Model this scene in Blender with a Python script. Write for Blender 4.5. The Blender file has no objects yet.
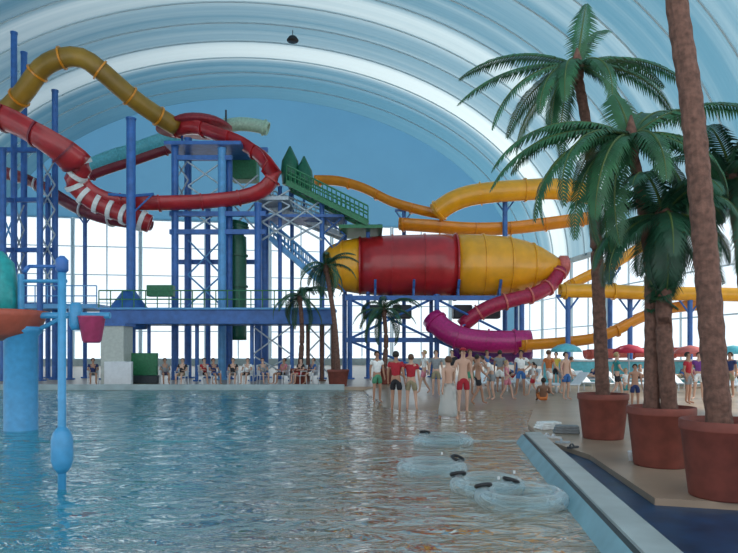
import bpy, bmesh, math, random
from mathutils import Vector, Matrix, noise
random.seed(7)
C = bpy.context.scene.collection
F, HZ, CH = 640.0, 352.0, 1.7          # focal length (px), horizon row, eye height
PI = math.pi

def P(px, py, d):  return Vector(((px-369)/F*d, d, CH+(HZ-py)/F*d))
def G(px, py, z=0.0):
    d = F*(CH-z)/(py-HZ); return Vector(((px-369)/F*d, d, z))

# ------------------------------------------------------------------ materials
MATS = {}
def mat(name, col, rough=.5, metal=0, noise_amt=0.0, scale=8, bump=0, spec=.5, coat=0, trans=0):
    if name in MATS: return MATS[name]
    m = bpy.data.materials.new(name); m.use_nodes = True
    nt = m.node_tree; b = nt.nodes['Principled BSDF']
    b.inputs['Base Color'].default_value = (*col, 1)
    b.inputs['Roughness'].default_value = rough
    b.inputs['Metallic'].default_value = metal
    b.inputs['Specular IOR Level'].default_value = spec
    b.inputs['Coat Weight'].default_value = coat
    if trans: b.inputs['Transmission Weight'].default_value = trans
    if noise_amt or bump:
        tc = nt.nodes.new('ShaderNodeTexCoord'); n = nt.nodes.new('ShaderNodeTexNoise')
        n.inputs['Scale'].default_value = scale; n.inputs['Detail'].default_value = 4
        nt.links.new(tc.outputs['Object'], n.inputs['Vector'])
        if noise_amt:
            r = nt.nodes.new('ShaderNodeValToRGB')
            r.color_ramp.elements[0].position = .3; r.color_ramp.elements[1].position = .7
            r.color_ramp.elements[0].color = (*[c*(1-noise_amt) for c in col], 1)
            r.color_ramp.elements[1].color = (*[min(1, c*(1+noise_amt)) for c in col], 1)
            nt.links.new(n.outputs['Fac'], r.inputs['Fac']); nt.links.new(r.outputs['Color'], b.inputs['Base Color'])
        if bump:
            bp = nt.nodes.new('ShaderNodeBump'); bp.inputs['Strength'].default_value = bump; bp.inputs['Distance'].default_value = .03
            nt.links.new(n.outputs['Fac'], bp.inputs['Height']); nt.links.new(bp.outputs['Normal'], b.inputs['Normal'])
    MATS[name] = m; return m

STEEL = mat('blue painted steel', (.035, .135, .40), .4, noise_amt=.2, scale=3)
STEEL2 = mat('light blue painted steel', (.10, .33, .62), .4, noise_amt=.15, scale=3)
GALV = mat('pale galvanised steel', (.42, .50, .55), .45, .3, noise_amt=.2)
RED = mat('red fibreglass', (.40, .018, .022), .3, noise_amt=.2, scale=1.5, coat=.3)
MAROON = mat('maroon fibreglass', (.20, .02, .035), .35, noise_amt=.2, scale=1.5)
YEL = mat('yellow fibreglass', (.80, .36, .012), .3, noise_amt=.12, scale=1.5, coat=.3)
ORG = mat('orange yellow fibreglass', (.72, .26, .012), .3, noise_amt=.12, scale=1.5, coat=.3)
OLIVE = mat('weathered ochre fibreglass', (.30, .17, .02), .4, noise_amt=.4, scale=.6)
MAG = mat('magenta fibreglass', (.45, .01, .16), .3, noise_amt=.2, coat=.3)
PURP = mat('purple fibreglass', (.13, .02, .22), .3, noise_amt=.2, coat=.3)
PINKF = mat('salmon fibreglass', (.62, .15, .13), .35, noise_amt=.15)
WHITEF = mat('white fibreglass', (.75, .75, .72), .35, noise_amt=.08)
TEAL = mat('teal fibreglass', (.02, .33, .33), .35, noise_amt=.2)
AQUA = mat('aqua paint', (.12, .50, .58), .4, noise_amt=.15)
GREEN = mat('green painted steel', (.02, .17, .07), .45, noise_amt=.2)
DGREEN = mat('dark green fibreglass', (.01, .11, .06), .4, noise_amt=.2)
WPLA = mat('white plastic', (.70, .72, .74), .4, noise_amt=.05)
BLACK = mat('black rubber', (.015, .015, .018), .5, noise_amt=.1)
TERRA = mat('terracotta pot', (.20, .050, .034), .65, noise_amt=.22, scale=5, bump=.1)
SOIL = mat('dark soil', (.05, .03, .02), .9, noise_amt=.4, scale=20, bump=.5)
BARK = mat('palm bark', (.14, .07, .05), .85, noise_amt=.4, scale=14, bump=.7)
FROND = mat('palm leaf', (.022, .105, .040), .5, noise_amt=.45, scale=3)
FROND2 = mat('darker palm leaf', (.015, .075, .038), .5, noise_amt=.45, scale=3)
RACH = mat('palm leaf stalk', (.07, .12, .03), .6, noise_amt=.2)
KWALL = mat('cream wall', (.50, .52, .47), .6, noise_amt=.1)
DARK = mat('dark counter', (.03, .04, .05), .5, noise_amt=.2)
DECK = mat('beige pool deck', (.36, .265, .19), .35, noise_amt=.14, scale=1.2, bump=.15)
PALE = mat('pale concrete', (.36, .42, .42), .4, noise_amt=.15, scale=2)
GRV = mat('dark gutter grate', (.03, .045, .05), .5, noise_amt=.2)
KSIDE = mat('pale blue kerb paint', (.20, .38, .44), .45, noise_amt=.15, scale=3)
BLUEF = mat('dark blue deck tile', (.005, .04, .10), .4, noise_amt=.3, scale=3)

# ------------------------------------------------------------------ mesh helpers
def obj(name, bm, m, parent=None, smooth=False, recalc=True):
    if recalc: bmesh.ops.recalc_face_normals(bm, faces=bm.faces)
    me = bpy.data.meshes.new(name); bm.to_mesh(me); bm.free()
    if smooth:
        for p in me.polygons: p.use_smooth = True
    for mm in (m if isinstance(m, (list, tuple)) else [m]): me.materials.append(mm)
    o = bpy.data.objects.new(name, me); C.objects.link(o)
    if parent: o.parent = parent
    return o
def tag(o, label=None, cat=None, group=None, kind=None):
    if label: o['label'] = label
    if cat: o['category'] = cat
    if group: o['group'] = group
    if kind: o['kind'] = kind
    return o
def thing(name, label, cat, loc=(0,0,0), rz=0, group=None):
    o = bpy.data.objects.new(name, None); C.objects.link(o); o.empty_display_size = .2
    o.location = loc; o.rotation_euler = (0,0,rz)
    return tag(o, label, cat, group)
def box(bm, c, s, rot=None):
    M = Matrix.Translation(c)
    if rot is not None: M = M @ rot
    r = bmesh.ops.create_cube(bm, size=1, matrix=M @ Matrix.Diagonal((*s, 1)))
    return r['verts']
def bev(bm, w, seg=2):
    bmesh.ops.bevel(bm, geom=list(bm.edges), offset=w, segments=seg, affect='EDGES', profile=.6)
def bar(bm, a, b, r, n=8, sq=False, r2=None):
    a, b = Vector(a), Vector(b); d = b-a; L = d.length
    if L < 1e-6: return
    q = d.to_track_quat('Z', 'Y').to_matrix().to_4x4()
    M = Matrix.Translation((a+b)/2) @ q
    if sq: bmesh.ops.create_cube(bm, size=1, matrix=M @ Matrix.Diagonal((2*r, 2*r, L, 1)))
    else: bmesh.ops.create_cone(bm, cap_ends=True, segments=n, radius1=r, radius2=r if r2 is None else r2, depth=L, matrix=M)
def lathe(bm, prof, c=(0,0,0), n=32, axis='Z', cap=True):
    rings = []
    for r, h in prof:
        ring = []
        for i in range(n):
            a = 2*PI*i/n
            v = Vector((r*math.cos(a), r*math.sin(a), h)) if axis == 'Z' else Vector((h, r*math.cos(a), r*math.sin(a)))
            ring.append(bm.verts.new(v+Vector(c)))
        rings.append(ring)
    for A, B in zip(rings, rings[1:]):
        for i in range(n): bm.faces.new((A[i], A[(i+1)%n], B[(i+1)%n], B[i]))
    if cap: bm.faces.new(rings[0]); bm.faces.new(rings[-1])
    return rings
def catmull(pts, step=.4, closed=False):
    pts = [Vector(p) for p in pts]; out = []
    n = len(pts)
    for i in range(n-1):
        p0 = pts[max(i-1,0)]; p1 = pts[i]; p2 = pts[i+1]; p3 = pts[min(i+2,n-1)]
        k = max(2, int((p2-p1).length/step))
        for j in range(k):
            t = j/k
            out.append(.5*((2*p1)+(-p0+p2)*t+(2*p0-5*p1+4*p2-p3)*t*t+(-p0+3*p1-3*p2+p3)*t**3))
    out.append(pts[-1]); return out
def frame(T):
    S = T.cross(Vector((0,0,1)))
    if S.length < .05: S = Vector((1,0,0))
    S.normalize(); U = S.cross(T).normalized(); return S, U
def section_sweep(bm, path, sec, close_sec=True, caps=True):
    rings = []; lastS = None
    for i, p in enumerate(path):
        T = (path[min(i+1,len(path)-1)]-path[max(i-1,0)]).normalized()
        S, U = frame(T)
        if lastS is not None and S.dot(lastS) < 0: S, U = -S, U
        lastS = S
        s = sec(i/(len(path)-1)) if callable(sec) else sec
        rings.append([bm.verts.new(p+S*a+U*b) for a, b in s])
    n = len(rings[0])
    for A, B in zip(rings, rings[1:]):
        for i in range(n if close_sec else n-1): bm.faces.new((A[i], A[(i+1)%n], B[(i+1)%n], B[i]))
    if caps: bm.faces.new(rings[0]); bm.faces.new(rings[-1])
def circ(r, n=16): return [(r*math.cos(2*PI*i/n), r*math.sin(2*PI*i/n)) for i in range(n)]
def ann_tube(bm, path, r, th=.06, n=18):            # hollow tube
    sec = circ(r, n); inn = circ(r-th, n)
    R = []
    for s in (sec, inn):
        rings = []; last = None
        for i, p in enumerate(path):
            T = (path[min(i+1,len(path)-1)]-path[max(i-1,0)]).normalized()
            S, U = frame(T)
            if last is not None and S.dot(last) < 0: S = -S
            last = S; rings.append([bm.verts.new(p+S*a+U*b) for a, b in s])
        for A, B in zip(rings, rings[1:]):
            for i in range(n): bm.faces.new((A[i], A[(i+1)%n], B[(i+1)%n], B[i]))
        R.append(rings)
    for e in (0, -1):
        for i in range(n): bm.faces.new((R[0][e][i], R[0][e][(i+1)%n], R[1][e][(i+1)%n], R[1][e][i]))
def usec(r, th=.07, a0=-195, a1=15, n=14):
    o = [(r*math.cos(math.radians(a0+(a1-a0)*i/n)), r*math.sin(math.radians(a0+(a1-a0)*i/n))) for i in range(n+1)]
    i_ = [((r-th)*x/r, (r-th)*y/r) for x, y in o]
    lipL, lipR = o[0], o[-1]
    return o + [(o[-1][0]+.06, o[-1][1]+.04), (i_[-1][0], i_[-1][1]+.05)] + i_[::-1][0:] 
def arc_ring(bm, p, T, r0, r1, w, full=True, a0=-195, a1=15, n=18):
    S, U = frame(T.normalized()); T = T.normalized()
    k = n if full else n+1; Rg = []
    for rr, ww in ((r1, -w), (r1, w), (r0, w), (r0, -w)):
        Rg.append([bm.verts.new(p+T*ww/2+(S*math.cos(a)+U*math.sin(a))*rr) for a in
                  [(2*PI*i/n if full else math.radians(a0+(a1-a0)*i/n)) for i in range(k)]])
    for q in range(4):
        A, B = Rg[q], Rg[(q+1)%4]
        for i in range(k if full else k-1): bm.faces.new((A[i], A[(i+1)%k], B[(i+1)%k], B[i]))
    if not full:
        bm.faces.new([Rg[q][0] for q in range(4)]); bm.faces.new([Rg[q][-1] for q in range(4)])

def slide(name, label, pts, r, m, tube=False, fl=None, gap=2.2, cat='water slide', fmat=None, group=None, legs=True):
    """pts are world points; a swept trough or tube with a bolted flange at every joint"""
    path = catmull(pts, .35)
    base = Vector((path[0].x, path[0].y, min(p.z for p in path)-r))
    t = thing(name, label, cat, base, 0, group or 'water slides')
    loc = [p-base for p in path]
    bm = bmesh.new()
    if tube: ann_tube(bm, loc, r)
    else: section_sweep(bm, loc, usec(r))
    obj('tube' if tube else 'trough', bm, m, t, True)
    acc = gap; k = 0
    for i in range(1, len(loc)-1):
        acc += (loc[i]-loc[i-1]).length
        if acc >= gap and k < 90:
            acc = 0; k += 1
            bm = bmesh.new(); arc_ring(bm, loc[i], loc[i+1]-loc[i-1], r-.02, r+.09, .24 if gap == .65 else .1, tube)
            obj('flange', bm, fmat or m, t)
    return t

# ------------------------------------------------------------------ building (axis turned 8.8 degrees to the left)
A = math.radians(8.8)
def B(u, v, z): return Vector((-math.sin(A)*u+math.cos(A)*v, math.cos(A)*u+math.sin(A)*v, z))
HW, SPR, RISE, END = 30.0, 11.0, 20.0, 75.0
def vz(v): return SPR+RISE*math.sqrt(max(0, 1-(v/HW)**2))
def ceil_mat():
    m = bpy.data.materials.new('vault membrane'); m.use_nodes = True
    nt = m.node_tree; N = nt.nodes; L = nt.links; b = N['Principled BSDF']
    b.inputs['Roughness'].default_value = .3
    b.inputs['Specular IOR Level'].default_value = .6
    uv = N.new('ShaderNodeUVMap'); sep = N.new('ShaderNodeSeparateXYZ'); L.new(uv.outputs[0], sep.inputs[0])
    # base colour streaked along the arches, soft highlights painted in
    mp = N.new('ShaderNodeMapping'); mp.inputs['Scale'].default_value = (1.1, .03, 1); L.new(uv.outputs[0], mp.inputs[0])
    n = N.new('ShaderNodeTexNoise'); n.inputs['Scale'].default_value = 1; n.inputs['Detail'].default_value = 3; L.new(mp.outputs[0], n.inputs['Vector'])
    r = N.new('ShaderNodeValToRGB'); e = r.color_ramp.elements
    e[0].position = .30; e[0].color = (.15, .33, .42, 1); e[1].position = .74; e[1].color = (.28, .43, .48, 1)
    L.new(n.outputs['Fac'], r.inputs['Fac']); L.new(r.outputs['Color'], b.inputs['Base Color'])
    mp2 = N.new('ShaderNodeMapping'); mp2.inputs['Scale'].default_value = (.9, .05, 1); L.new(uv.outputs[0], mp2.inputs[0])
    n2 = N.new('ShaderNodeTexNoise'); n2.inputs['Scale'].default_value = 1.3; n2.inputs['Detail'].default_value = 4; L.new(mp2.outputs[0], n2.inputs['Vector'])
    bp = N.new('ShaderNodeBump'); bp.inputs['Strength'].default_value = .3; bp.inputs['Distance'].default_value = .25
    L.new(n2.outputs['Fac'], bp.inputs['Height']); L.new(bp.outputs['Normal'], b.inputs['Normal'])
    # curved highlight arcs painted into the translucent colour as paler bands
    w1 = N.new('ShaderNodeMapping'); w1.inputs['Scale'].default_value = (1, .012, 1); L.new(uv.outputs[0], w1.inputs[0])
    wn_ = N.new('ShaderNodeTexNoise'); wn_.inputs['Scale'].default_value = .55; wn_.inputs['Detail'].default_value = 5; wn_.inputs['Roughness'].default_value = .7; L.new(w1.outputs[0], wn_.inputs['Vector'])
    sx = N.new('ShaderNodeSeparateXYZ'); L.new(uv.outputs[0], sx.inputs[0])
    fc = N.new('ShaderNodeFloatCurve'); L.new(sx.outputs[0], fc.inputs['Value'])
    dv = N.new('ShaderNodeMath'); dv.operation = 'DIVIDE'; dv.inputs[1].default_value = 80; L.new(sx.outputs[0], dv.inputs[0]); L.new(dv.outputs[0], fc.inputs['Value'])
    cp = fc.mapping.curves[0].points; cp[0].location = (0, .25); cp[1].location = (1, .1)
    for a_, h_ in HIGHLIGHT_BANDS: cp.new(a_/80, h_)
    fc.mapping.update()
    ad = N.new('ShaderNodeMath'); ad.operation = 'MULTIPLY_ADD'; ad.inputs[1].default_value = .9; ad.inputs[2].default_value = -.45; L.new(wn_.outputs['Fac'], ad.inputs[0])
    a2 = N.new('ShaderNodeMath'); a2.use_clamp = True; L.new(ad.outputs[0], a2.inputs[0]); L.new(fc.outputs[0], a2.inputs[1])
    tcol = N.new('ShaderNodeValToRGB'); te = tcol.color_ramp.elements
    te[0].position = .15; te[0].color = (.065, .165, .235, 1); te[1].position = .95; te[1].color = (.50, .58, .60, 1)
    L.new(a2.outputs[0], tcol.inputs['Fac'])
    tl = N.new('ShaderNodeBsdfTranslucent'); L.new(tcol.outputs['Color'], tl.inputs['Color'])
    mx = N.new('ShaderNodeMixShader'); mx.inputs[0].default_value = .6
    L.new(b.outputs[0], mx.inputs[1]); L.new(tl.outputs[0], mx.inputs[2]); L.new(mx.outputs[0], N['Material Output'].inputs['Surface'])
    return m
HIGHLIGHT_BANDS = [(30,.3),(36,.2),(42,.3),(47,.2),(51,.28),(53.5,.75),(55.5,.3),(59,.3),(61.5,.6),(63.5,.95),(65.5,.25),(70,.1),(73,.05)]  # strength of the painted highlight arcs along the vault
bm = bmesh.new(); uvl = bm.loops.layers.uv.new('UVMap')
NU, NV = 230, 64
us = [-2+(END+2)*i/NU for i in range(NU+1)]
def th(j): return PI*j/NV
def bulge(u): return .10*abs(math.sin(PI*u/3.4))       # cloth pillows out between arch cables
V = [[bm.verts.new(B(u, -(HW+bulge(u))*math.cos(th(j)), SPR+(RISE+bulge(u))*math.sin(th(j)))) for j in range(NV+1)] for u in us]
for i in range(NU):
    for j in range(NV):
        f = bm.faces.new((V[i][j], V[i][j+1], V[i+1][j+1], V[i+1][j]))
        for lp, (a, c) in zip(f.loops, ((i,j),(i,j+1),(i+1,j+1),(i+1,j))): lp[uvl].uv = (us[a], c/NV*80)
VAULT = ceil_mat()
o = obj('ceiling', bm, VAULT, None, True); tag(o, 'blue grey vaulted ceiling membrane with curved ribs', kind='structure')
# outer skin gives the ceiling thickness
RIB = mat('arch rib paint', (.42, .55, .60), .4)
bm = bmesh.new()
for k in range(1, 23):
    u = 3.4*k-.0
    if u > END-.5: break
    prev = None
    for j in range(NV+1):
        a = th(j)
        q = [bm.verts.new(B(u+du, -(HW-dr)*math.cos(a), SPR+(RISE-dr)*math.sin(a))) for du, dr in ((-.06,.0),(.06,.0),(.06,.09),(-.06,.09))]
        if prev:
            for s in range(4): bm.faces.new((prev[s], prev[(s+1)%4], q[(s+1)%4], q[s]))
        prev = q
o = obj('trim_1', bm, RIB, None); tag(o, 'arched ribs across the vault', kind='structure')
# back wall above the glazing
WT = 16.6
WALLM = mat('blue end wall', (.20, .45, .62), .5, noise_amt=.1, scale=.15)
_n = WALLM.node_tree; _t = _n.nodes.new('ShaderNodeBsdfTranslucent'); _t.inputs[0].default_value = (.09, .24, .38, 1); _m = _n.nodes.new('ShaderNodeMixShader'); _m.inputs[0].default_value = .55
_n.links.new(_n.nodes['Principled BSDF'].outputs[0], _m.inputs[1]); _n.links.new(_t.outputs[0], _m.inputs[2]); _n.links.new(_m.outputs[0], _n.nodes['Material Output'].inputs['Surface'])
bm = bmesh.new()
def prism(bm, pts, t):           # polygon in (v,z), thickness t along u from END
    f = [bm.verts.new(B(END, v, z)) for v, z in pts]; g = [bm.verts.new(B(END+t, v, z)) for v, z in pts]
    bm.faces.new(f); bm.faces.new(g[::-1])
    for i in range(len(f)): bm.faces.new((f[i], f[(i+1)%len(f)], g[(i+1)%len(f)], g[i]))
vm = HW*math.sqrt(1-((WT-SPR)/RISE)**2)
pts = [(-vm, WT)]+[(-vm*math.cos(PI*i/40), vz(vm*math.cos(PI*i/40))+.25) for i in range(1, 40)]+[(vm, WT)]
def sheet(pts): bm.faces.new([bm.verts.new(B(END, v, z)) for v, z in pts])
sheet(pts)
for s in (-1, 1): sheet([(s*vm, WT), (s*vm, 0), (s*(HW+.2), 0), (s*(HW+.2), SPR), (s*(vm+.4), WT)])
o = obj('wall_back', bm, WALLM); tag(o, 'blue end wall above the tall windows', kind='structure')
def glass():
    m = bpy.data.materials.new('window glass'); m.use_nodes = True
    nt = m.node_tree; nt.nodes.clear()
    out = nt.nodes.new('ShaderNodeOutputMaterial'); mx = nt.nodes.new('ShaderNodeMixShader')
    t = nt.nodes.new('ShaderNodeBsdfTransparent'); g = nt.nodes.new('ShaderNodeBsdfGlossy'); g.inputs['Roughness'].default_value = .05
    t.inputs[0].default_value = (.95, .99, 1, 1); mx.inputs[0].default_value = .06
    nt.links.new(t.outputs[0], mx.inputs[1]); nt.links.new(g.outputs[0], mx.inputs[2]); nt.links.new(mx.outputs[0], out.inputs[0])
    return m
GL = glass(); MUL = mat('pale blue window frame', (.55, .70, .78), .5)
wn = 0
def window(c0, c1, z0, z1, nv, nh):
    """glazed bay between plan points c0 and c1"""
    global wn; wn += 1
    bm = bmesh.new(); dd = (c1-c0).normalized()*.11; c0 = c0+dd; c1 = c1-dd
    X = lambda t, z: Vector((c0.x+(c1.x-c0.x)*t, c0.y+(c1.y-c0.y)*t, z))
    for i in range(nv+1): bar(bm, X(i/nv, z0), X(i/nv, z1), .06 if 0 < i < nv else .09, sq=True)
    for j in range(nh+1):
        z = z0+(z1-z0)*j/nh; bar(bm, X(0, z), X(1, z), .05 if 0 < j < nh else .08, sq=True)
    o = obj('window_%d' % wn, bm, MUL); tag(o, kind='structure')
    bm = bmesh.new(); f = [bm.verts.new(X(a, z)) for a, z in ((0,z0),(1,z0),(1,z1),(0,z1))]; bm.faces.new(f)
    obj('pane', bm, GL, o)
nb = 8
for i in range(nb):
    v0 = -vm+2*vm*i/nb; v1 = -vm+2*vm*(i+1)/nb
    window(B(END+.2, v0, 0), B(END+.2, v1, 0), .9, WT, 2, 5)
for s in (1, -1):
    u = 19
    while u < END-1:
        window(B(u, s*(HW+.2), 0), B(u+7, s*(HW+.2), 0), .9, SPR-.2, 2, 3); u += 7
bm = bmesh.new()
for s in (-1, 1): bar(bm, B(19, s*(HW+.2), .5), B(END+1, s*(HW+.2), .5), .4, sq=True)
bar(bm, B(END+.2, -vm, .5), B(END+.2, vm, .5), .4, sq=True)
for s in (-1, 1): bar(bm, B(-2, s*(HW+.25), SPR), B(END, s*(HW+.25), SPR), .22, sq=True)
o = obj('trim_2', bm, PALE); tag(o, kind='structure')
# ground outside, coloured near white to stand for overexposed daylight
bm = bmesh.new()
for a in ((-300,-60,80,400),): 
    f = [bm.verts.new((x, y, -1.6)) for x, y in ((-300,-60),(300,-60),(300,500),(-300,500))]; bm.faces.new(f)
WHITE_GROUND = mat('whitened outdoor ground', (.85, .87, .9), .8)
o = obj('ground_outside', bm, WHITE_GROUND); tag(o, kind='structure')

# ------------------------------------------------------------------ pool and deck
def ss(a, b, x):
    t = max(0, min(1, (x-a)/(b-a))); return t*t*(3-2*t)
KX = lambda y: 2.06+(y-4.78)*.12
def floor_z(x, y):
    deep = -1.15+1.0*ss(-4.5, .8, x)
    rise = ss(-1.2, 1.2, x+ (y-20)*.05)*ss(15.5, 20.5, y)
    return deep*(1-rise)+(.06+.09*ss(22, 28, y))*rise
bm = bmesh.new(); xs = [-34+i*.5 for i in range(93)]; ys = [1+i*.5 for i in range(56)]
g = [[bm.verts.new((x, min(y, 28.7), floor_z(x, y))) for x in xs] for y in ys]
for j in range(len(ys)-1):
    for i in range(len(xs)-1):
        if xs[i] > KX(ys[j])+.1 and ys[j] < 12.4: continue
        bm.faces.new((g[j][i], g[j][i+1], g[j+1][i+1], g[j+1][i]))
def pool_mat():
    m = bpy.data.materials.new('painted pool floor'); m.use_nodes = True
    nt = m.node_tree; N = nt.nodes; L = nt.links; b = N['Principled BSDF']; b.inputs['Roughness'].default_value = .28
    tc = N.new('ShaderNodeTexCoord'); sp = N.new('ShaderNodeSeparateXYZ'); L.new(tc.outputs['Object'], sp.inputs[0])
    n = N.new('ShaderNodeTexNoise'); n.inputs['Scale'].default_value = .8; n.inputs['Detail'].default_value = 5; L.new(tc.outputs['Object'], n.inputs['Vector'])
    a = N.new('ShaderNodeMath'); a.operation = 'MULTIPLY_ADD'; a.inputs[1].default_value = 1.6; L.new(n.outputs['Fac'], a.inputs[0]); L.new(sp.outputs['X'], a.inputs[2])
    mr = N.new('ShaderNodeMapRange'); mr.inputs['From Min'].default_value = -2.0; mr.inputs['From Max'].default_value = .9; L.new(a.outputs[0], mr.inputs['Value'])
    r = N.new('ShaderNodeValToRGB'); e = r.color_ramp.elements
    e[0].color = (.05, .46, .54, 1); e[1].color = (.34, .25, .17, 1); e.new(.5).color = (.24, .36, .31, 1)
    L.new(mr.outputs[0], r.inputs['Fac'])
    n3 = N.new('ShaderNodeTexNoise'); n3.inputs['Scale'].default_value = 3; n3.inputs['Detail'].default_value = 4; L.new(tc.outputs['Object'], n3.inputs['Vector'])
    mm = N.new('ShaderNodeMix'); mm.data_type = 'RGBA'; mm.blend_type = 'MULTIPLY'; mm.inputs['Factor'].default_value = .5
    r3 = N.new('ShaderNodeValToRGB'); r3.color_ramp.elements[0].position = .35; r3.color_ramp.elements[0].color = (.6,.6,.6,1); r3.color_ramp.elements[1].position = .65
    L.new(n3.outputs['Fac'], r3.inputs['Fac']); L.new(r.outputs['Color'], mm.inputs['A']); L.new(r3.outputs['Color'], mm.inputs['B'])
    L.new(mm.outputs['Result'], b.inputs['Base Color'])
    return m
o = obj('pool_floor', bm, pool_mat(), None, True); tag(o, kind='structure')
# water surface with real waves
def water_mat():
    m = bpy.data.materials.new('pool water'); m.use_nodes = True
    nt = m.node_tree; N = nt.nodes; L = nt.links; N.clear()
    out = N.new('ShaderNodeOutputMaterial'); mx = N.new('ShaderNodeMixShader'); t = N.new('ShaderNodeBsdfTransparent'); g = N.new('ShaderNodeBsdfGlossy')
    t.inputs[0].default_value = (.80, .95, .96, 1); g.inputs['Roughness'].default_value = .04
    fr = N.new('ShaderNodeFresnel'); fr.inputs['IOR'].default_value = 1.20
    tc = N.new('ShaderNodeTexCoord'); mp = N.new('ShaderNodeMapping'); mp.inputs['Scale'].default_value = (1.5, 2.6, 1); L.new(tc.outputs['Object'], mp.inputs[0])
    n = N.new('ShaderNodeTexNoise'); n.inputs['Scale'].default_value = 1.5; n.inputs['Detail'].default_value = 3; n.inputs['Distortion'].default_value = .8; L.new(mp.outputs[0], n.inputs['Vector'])
    bp = N.new('ShaderNodeBump'); bp.inputs['Strength'].default_value = .6; bp.inputs['Distance'].default_value = .12; L.new(n.outputs['Fac'], bp.inputs['Height'])
    L.new(bp.outputs[0], g.inputs['Normal']); L.new(bp.outputs[0], fr.inputs['Normal'])
    sp = N.new('ShaderNodeSeparateXYZ'); L.new(tc.outputs['Object'], sp.inputs[0]); n4 = N.new('ShaderNodeTexNoise'); n4.inputs['Scale'].default_value = .7; L.new(tc.outputs['Object'], n4.inputs['Vector'])
    a4 = N.new('ShaderNodeMath'); a4.operation = 'MULTIPLY_ADD'; a4.inputs[1].default_value = 2.2; L.new(n4.outputs['Fac'], a4.inputs[0]); L.new(sp.outputs['X'], a4.inputs[2])
    mr = N.new('ShaderNodeMapRange'); mr.inputs['From Min'].default_value = -1.6; mr.inputs['From Max'].default_value = .9; L.new(a4.outputs[0], mr.inputs['Value'])
    rp = N.new('ShaderNodeValToRGB'); rp.color_ramp.elements[0].color = (.06,.47,.52,1); rp.color_ramp.elements[1].color = (.50,.32,.16,1); L.new(mr.outputs[0], rp.inputs['Fac'])
    df = N.new('ShaderNodeBsdfDiffuse'); L.new(rp.outputs['Color'], df.inputs['Color']); m0 = N.new('ShaderNodeMixShader'); m0.inputs[0].default_value = .55
    L.new(t.outputs[0], m0.inputs[1]); L.new(df.outputs[0], m0.inputs[2])
    fm = N.new('ShaderNodeMath'); fm.operation = 'MULTIPLY'; fm.inputs[1].default_value = .62; L.new(fr.outputs[0], fm.inputs[0]); L.new(fm.outputs[0], mx.inputs[0]); L.new(m0.outputs[0], mx.inputs[1]); L.new(g.outputs[0], mx.inputs[2]); L.new(mx.outputs[0], out.inputs[0])
    return m
bm = bmesh.new(); ys = [1.5]
while ys[-1] < 28.5: ys.append(ys[-1]+.05+.006*ys[-1])
ys[-1] = 28.6; NX = 230
def wave(x, y):
    k = .35+.65*ss(1.5, -3, x)
    return k*(.034*noise.noise(Vector((x*.9, y*1.7, 0)))+.016*noise.noise(Vector((x*2.3, y*3.6, 5))))
rows = []
for y in ys:
    x0 = -4-.95*y; x1 = min(8, KX(y)-.1) if y < 12.3 else 8
    rows.append([bm.verts.new((x0+(x1-x0)*i/NX, y, wave(x0+(x1-x0)*i/NX, y))) for i in range(NX+1)])
for a, c in zip(rows, rows[1:]):
    for i in range(NX): bm.faces.new((a[i], a[i+1], c[i+1], c[i]))
o = obj('pool_water', bm, water_mat(), None, True); tag(o, kind='structure')
# right deck, slightly above the beach
bm = bmesh.new()
poly = [(3.48,10.07),(3.17,7.1),(3.96,6.87),(12,6.2),(30,6.2),(30,28.6),(8,28.6),(5.2,20),(3.6,14.5),(KX(12)+.32,12.0)]
def slab(bm, poly, z0, z1):
    t = [bm.verts.new((x, y, z1)) for x, y in poly]; b_ = [bm.verts.new((x, y, z0)) for x, y in poly]
    bm.faces.new(t); bm.faces.new(b_[::-1])
    for i in range(len(t)): bm.faces.new((t[i], t[(i+1)%len(t)], b_[(i+1)%len(t)], b_[i]))
slab(bm, poly, -.3, .08)
o = obj('floor', bm, DECK); tag(o, kind='structure')
bm = bmesh.new(); slab(bm, [(KX(1)+.28, 1), (30, 1), (30, 6.6), (12, 6.6), (4.2, 7.6), (3.7, 12), (KX(12)+.28, 12)], -.3, .0)
o = obj('floor_blue', bm, BLUEF); tag(o, kind='structure')
bm = bmesh.new(); slab(bm, [(-45,28.6),(60,28.6),(60,95),(-45,95)], -.4, .15)
o = obj('floor_far', bm, DECK); tag(o, kind='structure')
bm = bmesh.new(); bar(bm, (-34, 28.7, .12), (-1.1, 28.7, .12), .13, sq=True); bev(bm, .03)
o = obj('trim_3', bm, PALE); tag(o, 'pale kerb along the far edge of the pool', kind='structure')
# kerb with overflow groove between the pool and the blue floor
def strip(name, prof, m, y0=1.5, y1=12.0):
    bm = bmesh.new(); A_, B_ = [[bm.verts.new((KX(y)+dx, y, z)) for dx, z in prof] for y in (y0, y1)]
    n = len(prof); bm.faces.new(A_); bm.faces.new(B_[::-1])
    for i in range(n): bm.faces.new((A_[i], A_[(i+1)%n], B_[(i+1)%n], B_[i]))
    return obj(name, bm, m)
k = strip('trim_4', [(0,-.1),(0,.2),(.29,.2),(.29,-.3),(0,-.3)], PALE); tag(k, kind='structure')
k = strip('trim_5', [(-.17,-.25),(-.17,.0),(-.055,.165),(-.05,-.25)], KSIDE); tag(k, kind='structure')
k = strip('trim_6', [(-.06,-.3),(-.055,.15),(0.0,.17),(0,-.3)], GRV); tag(k, kind='structure')
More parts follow.
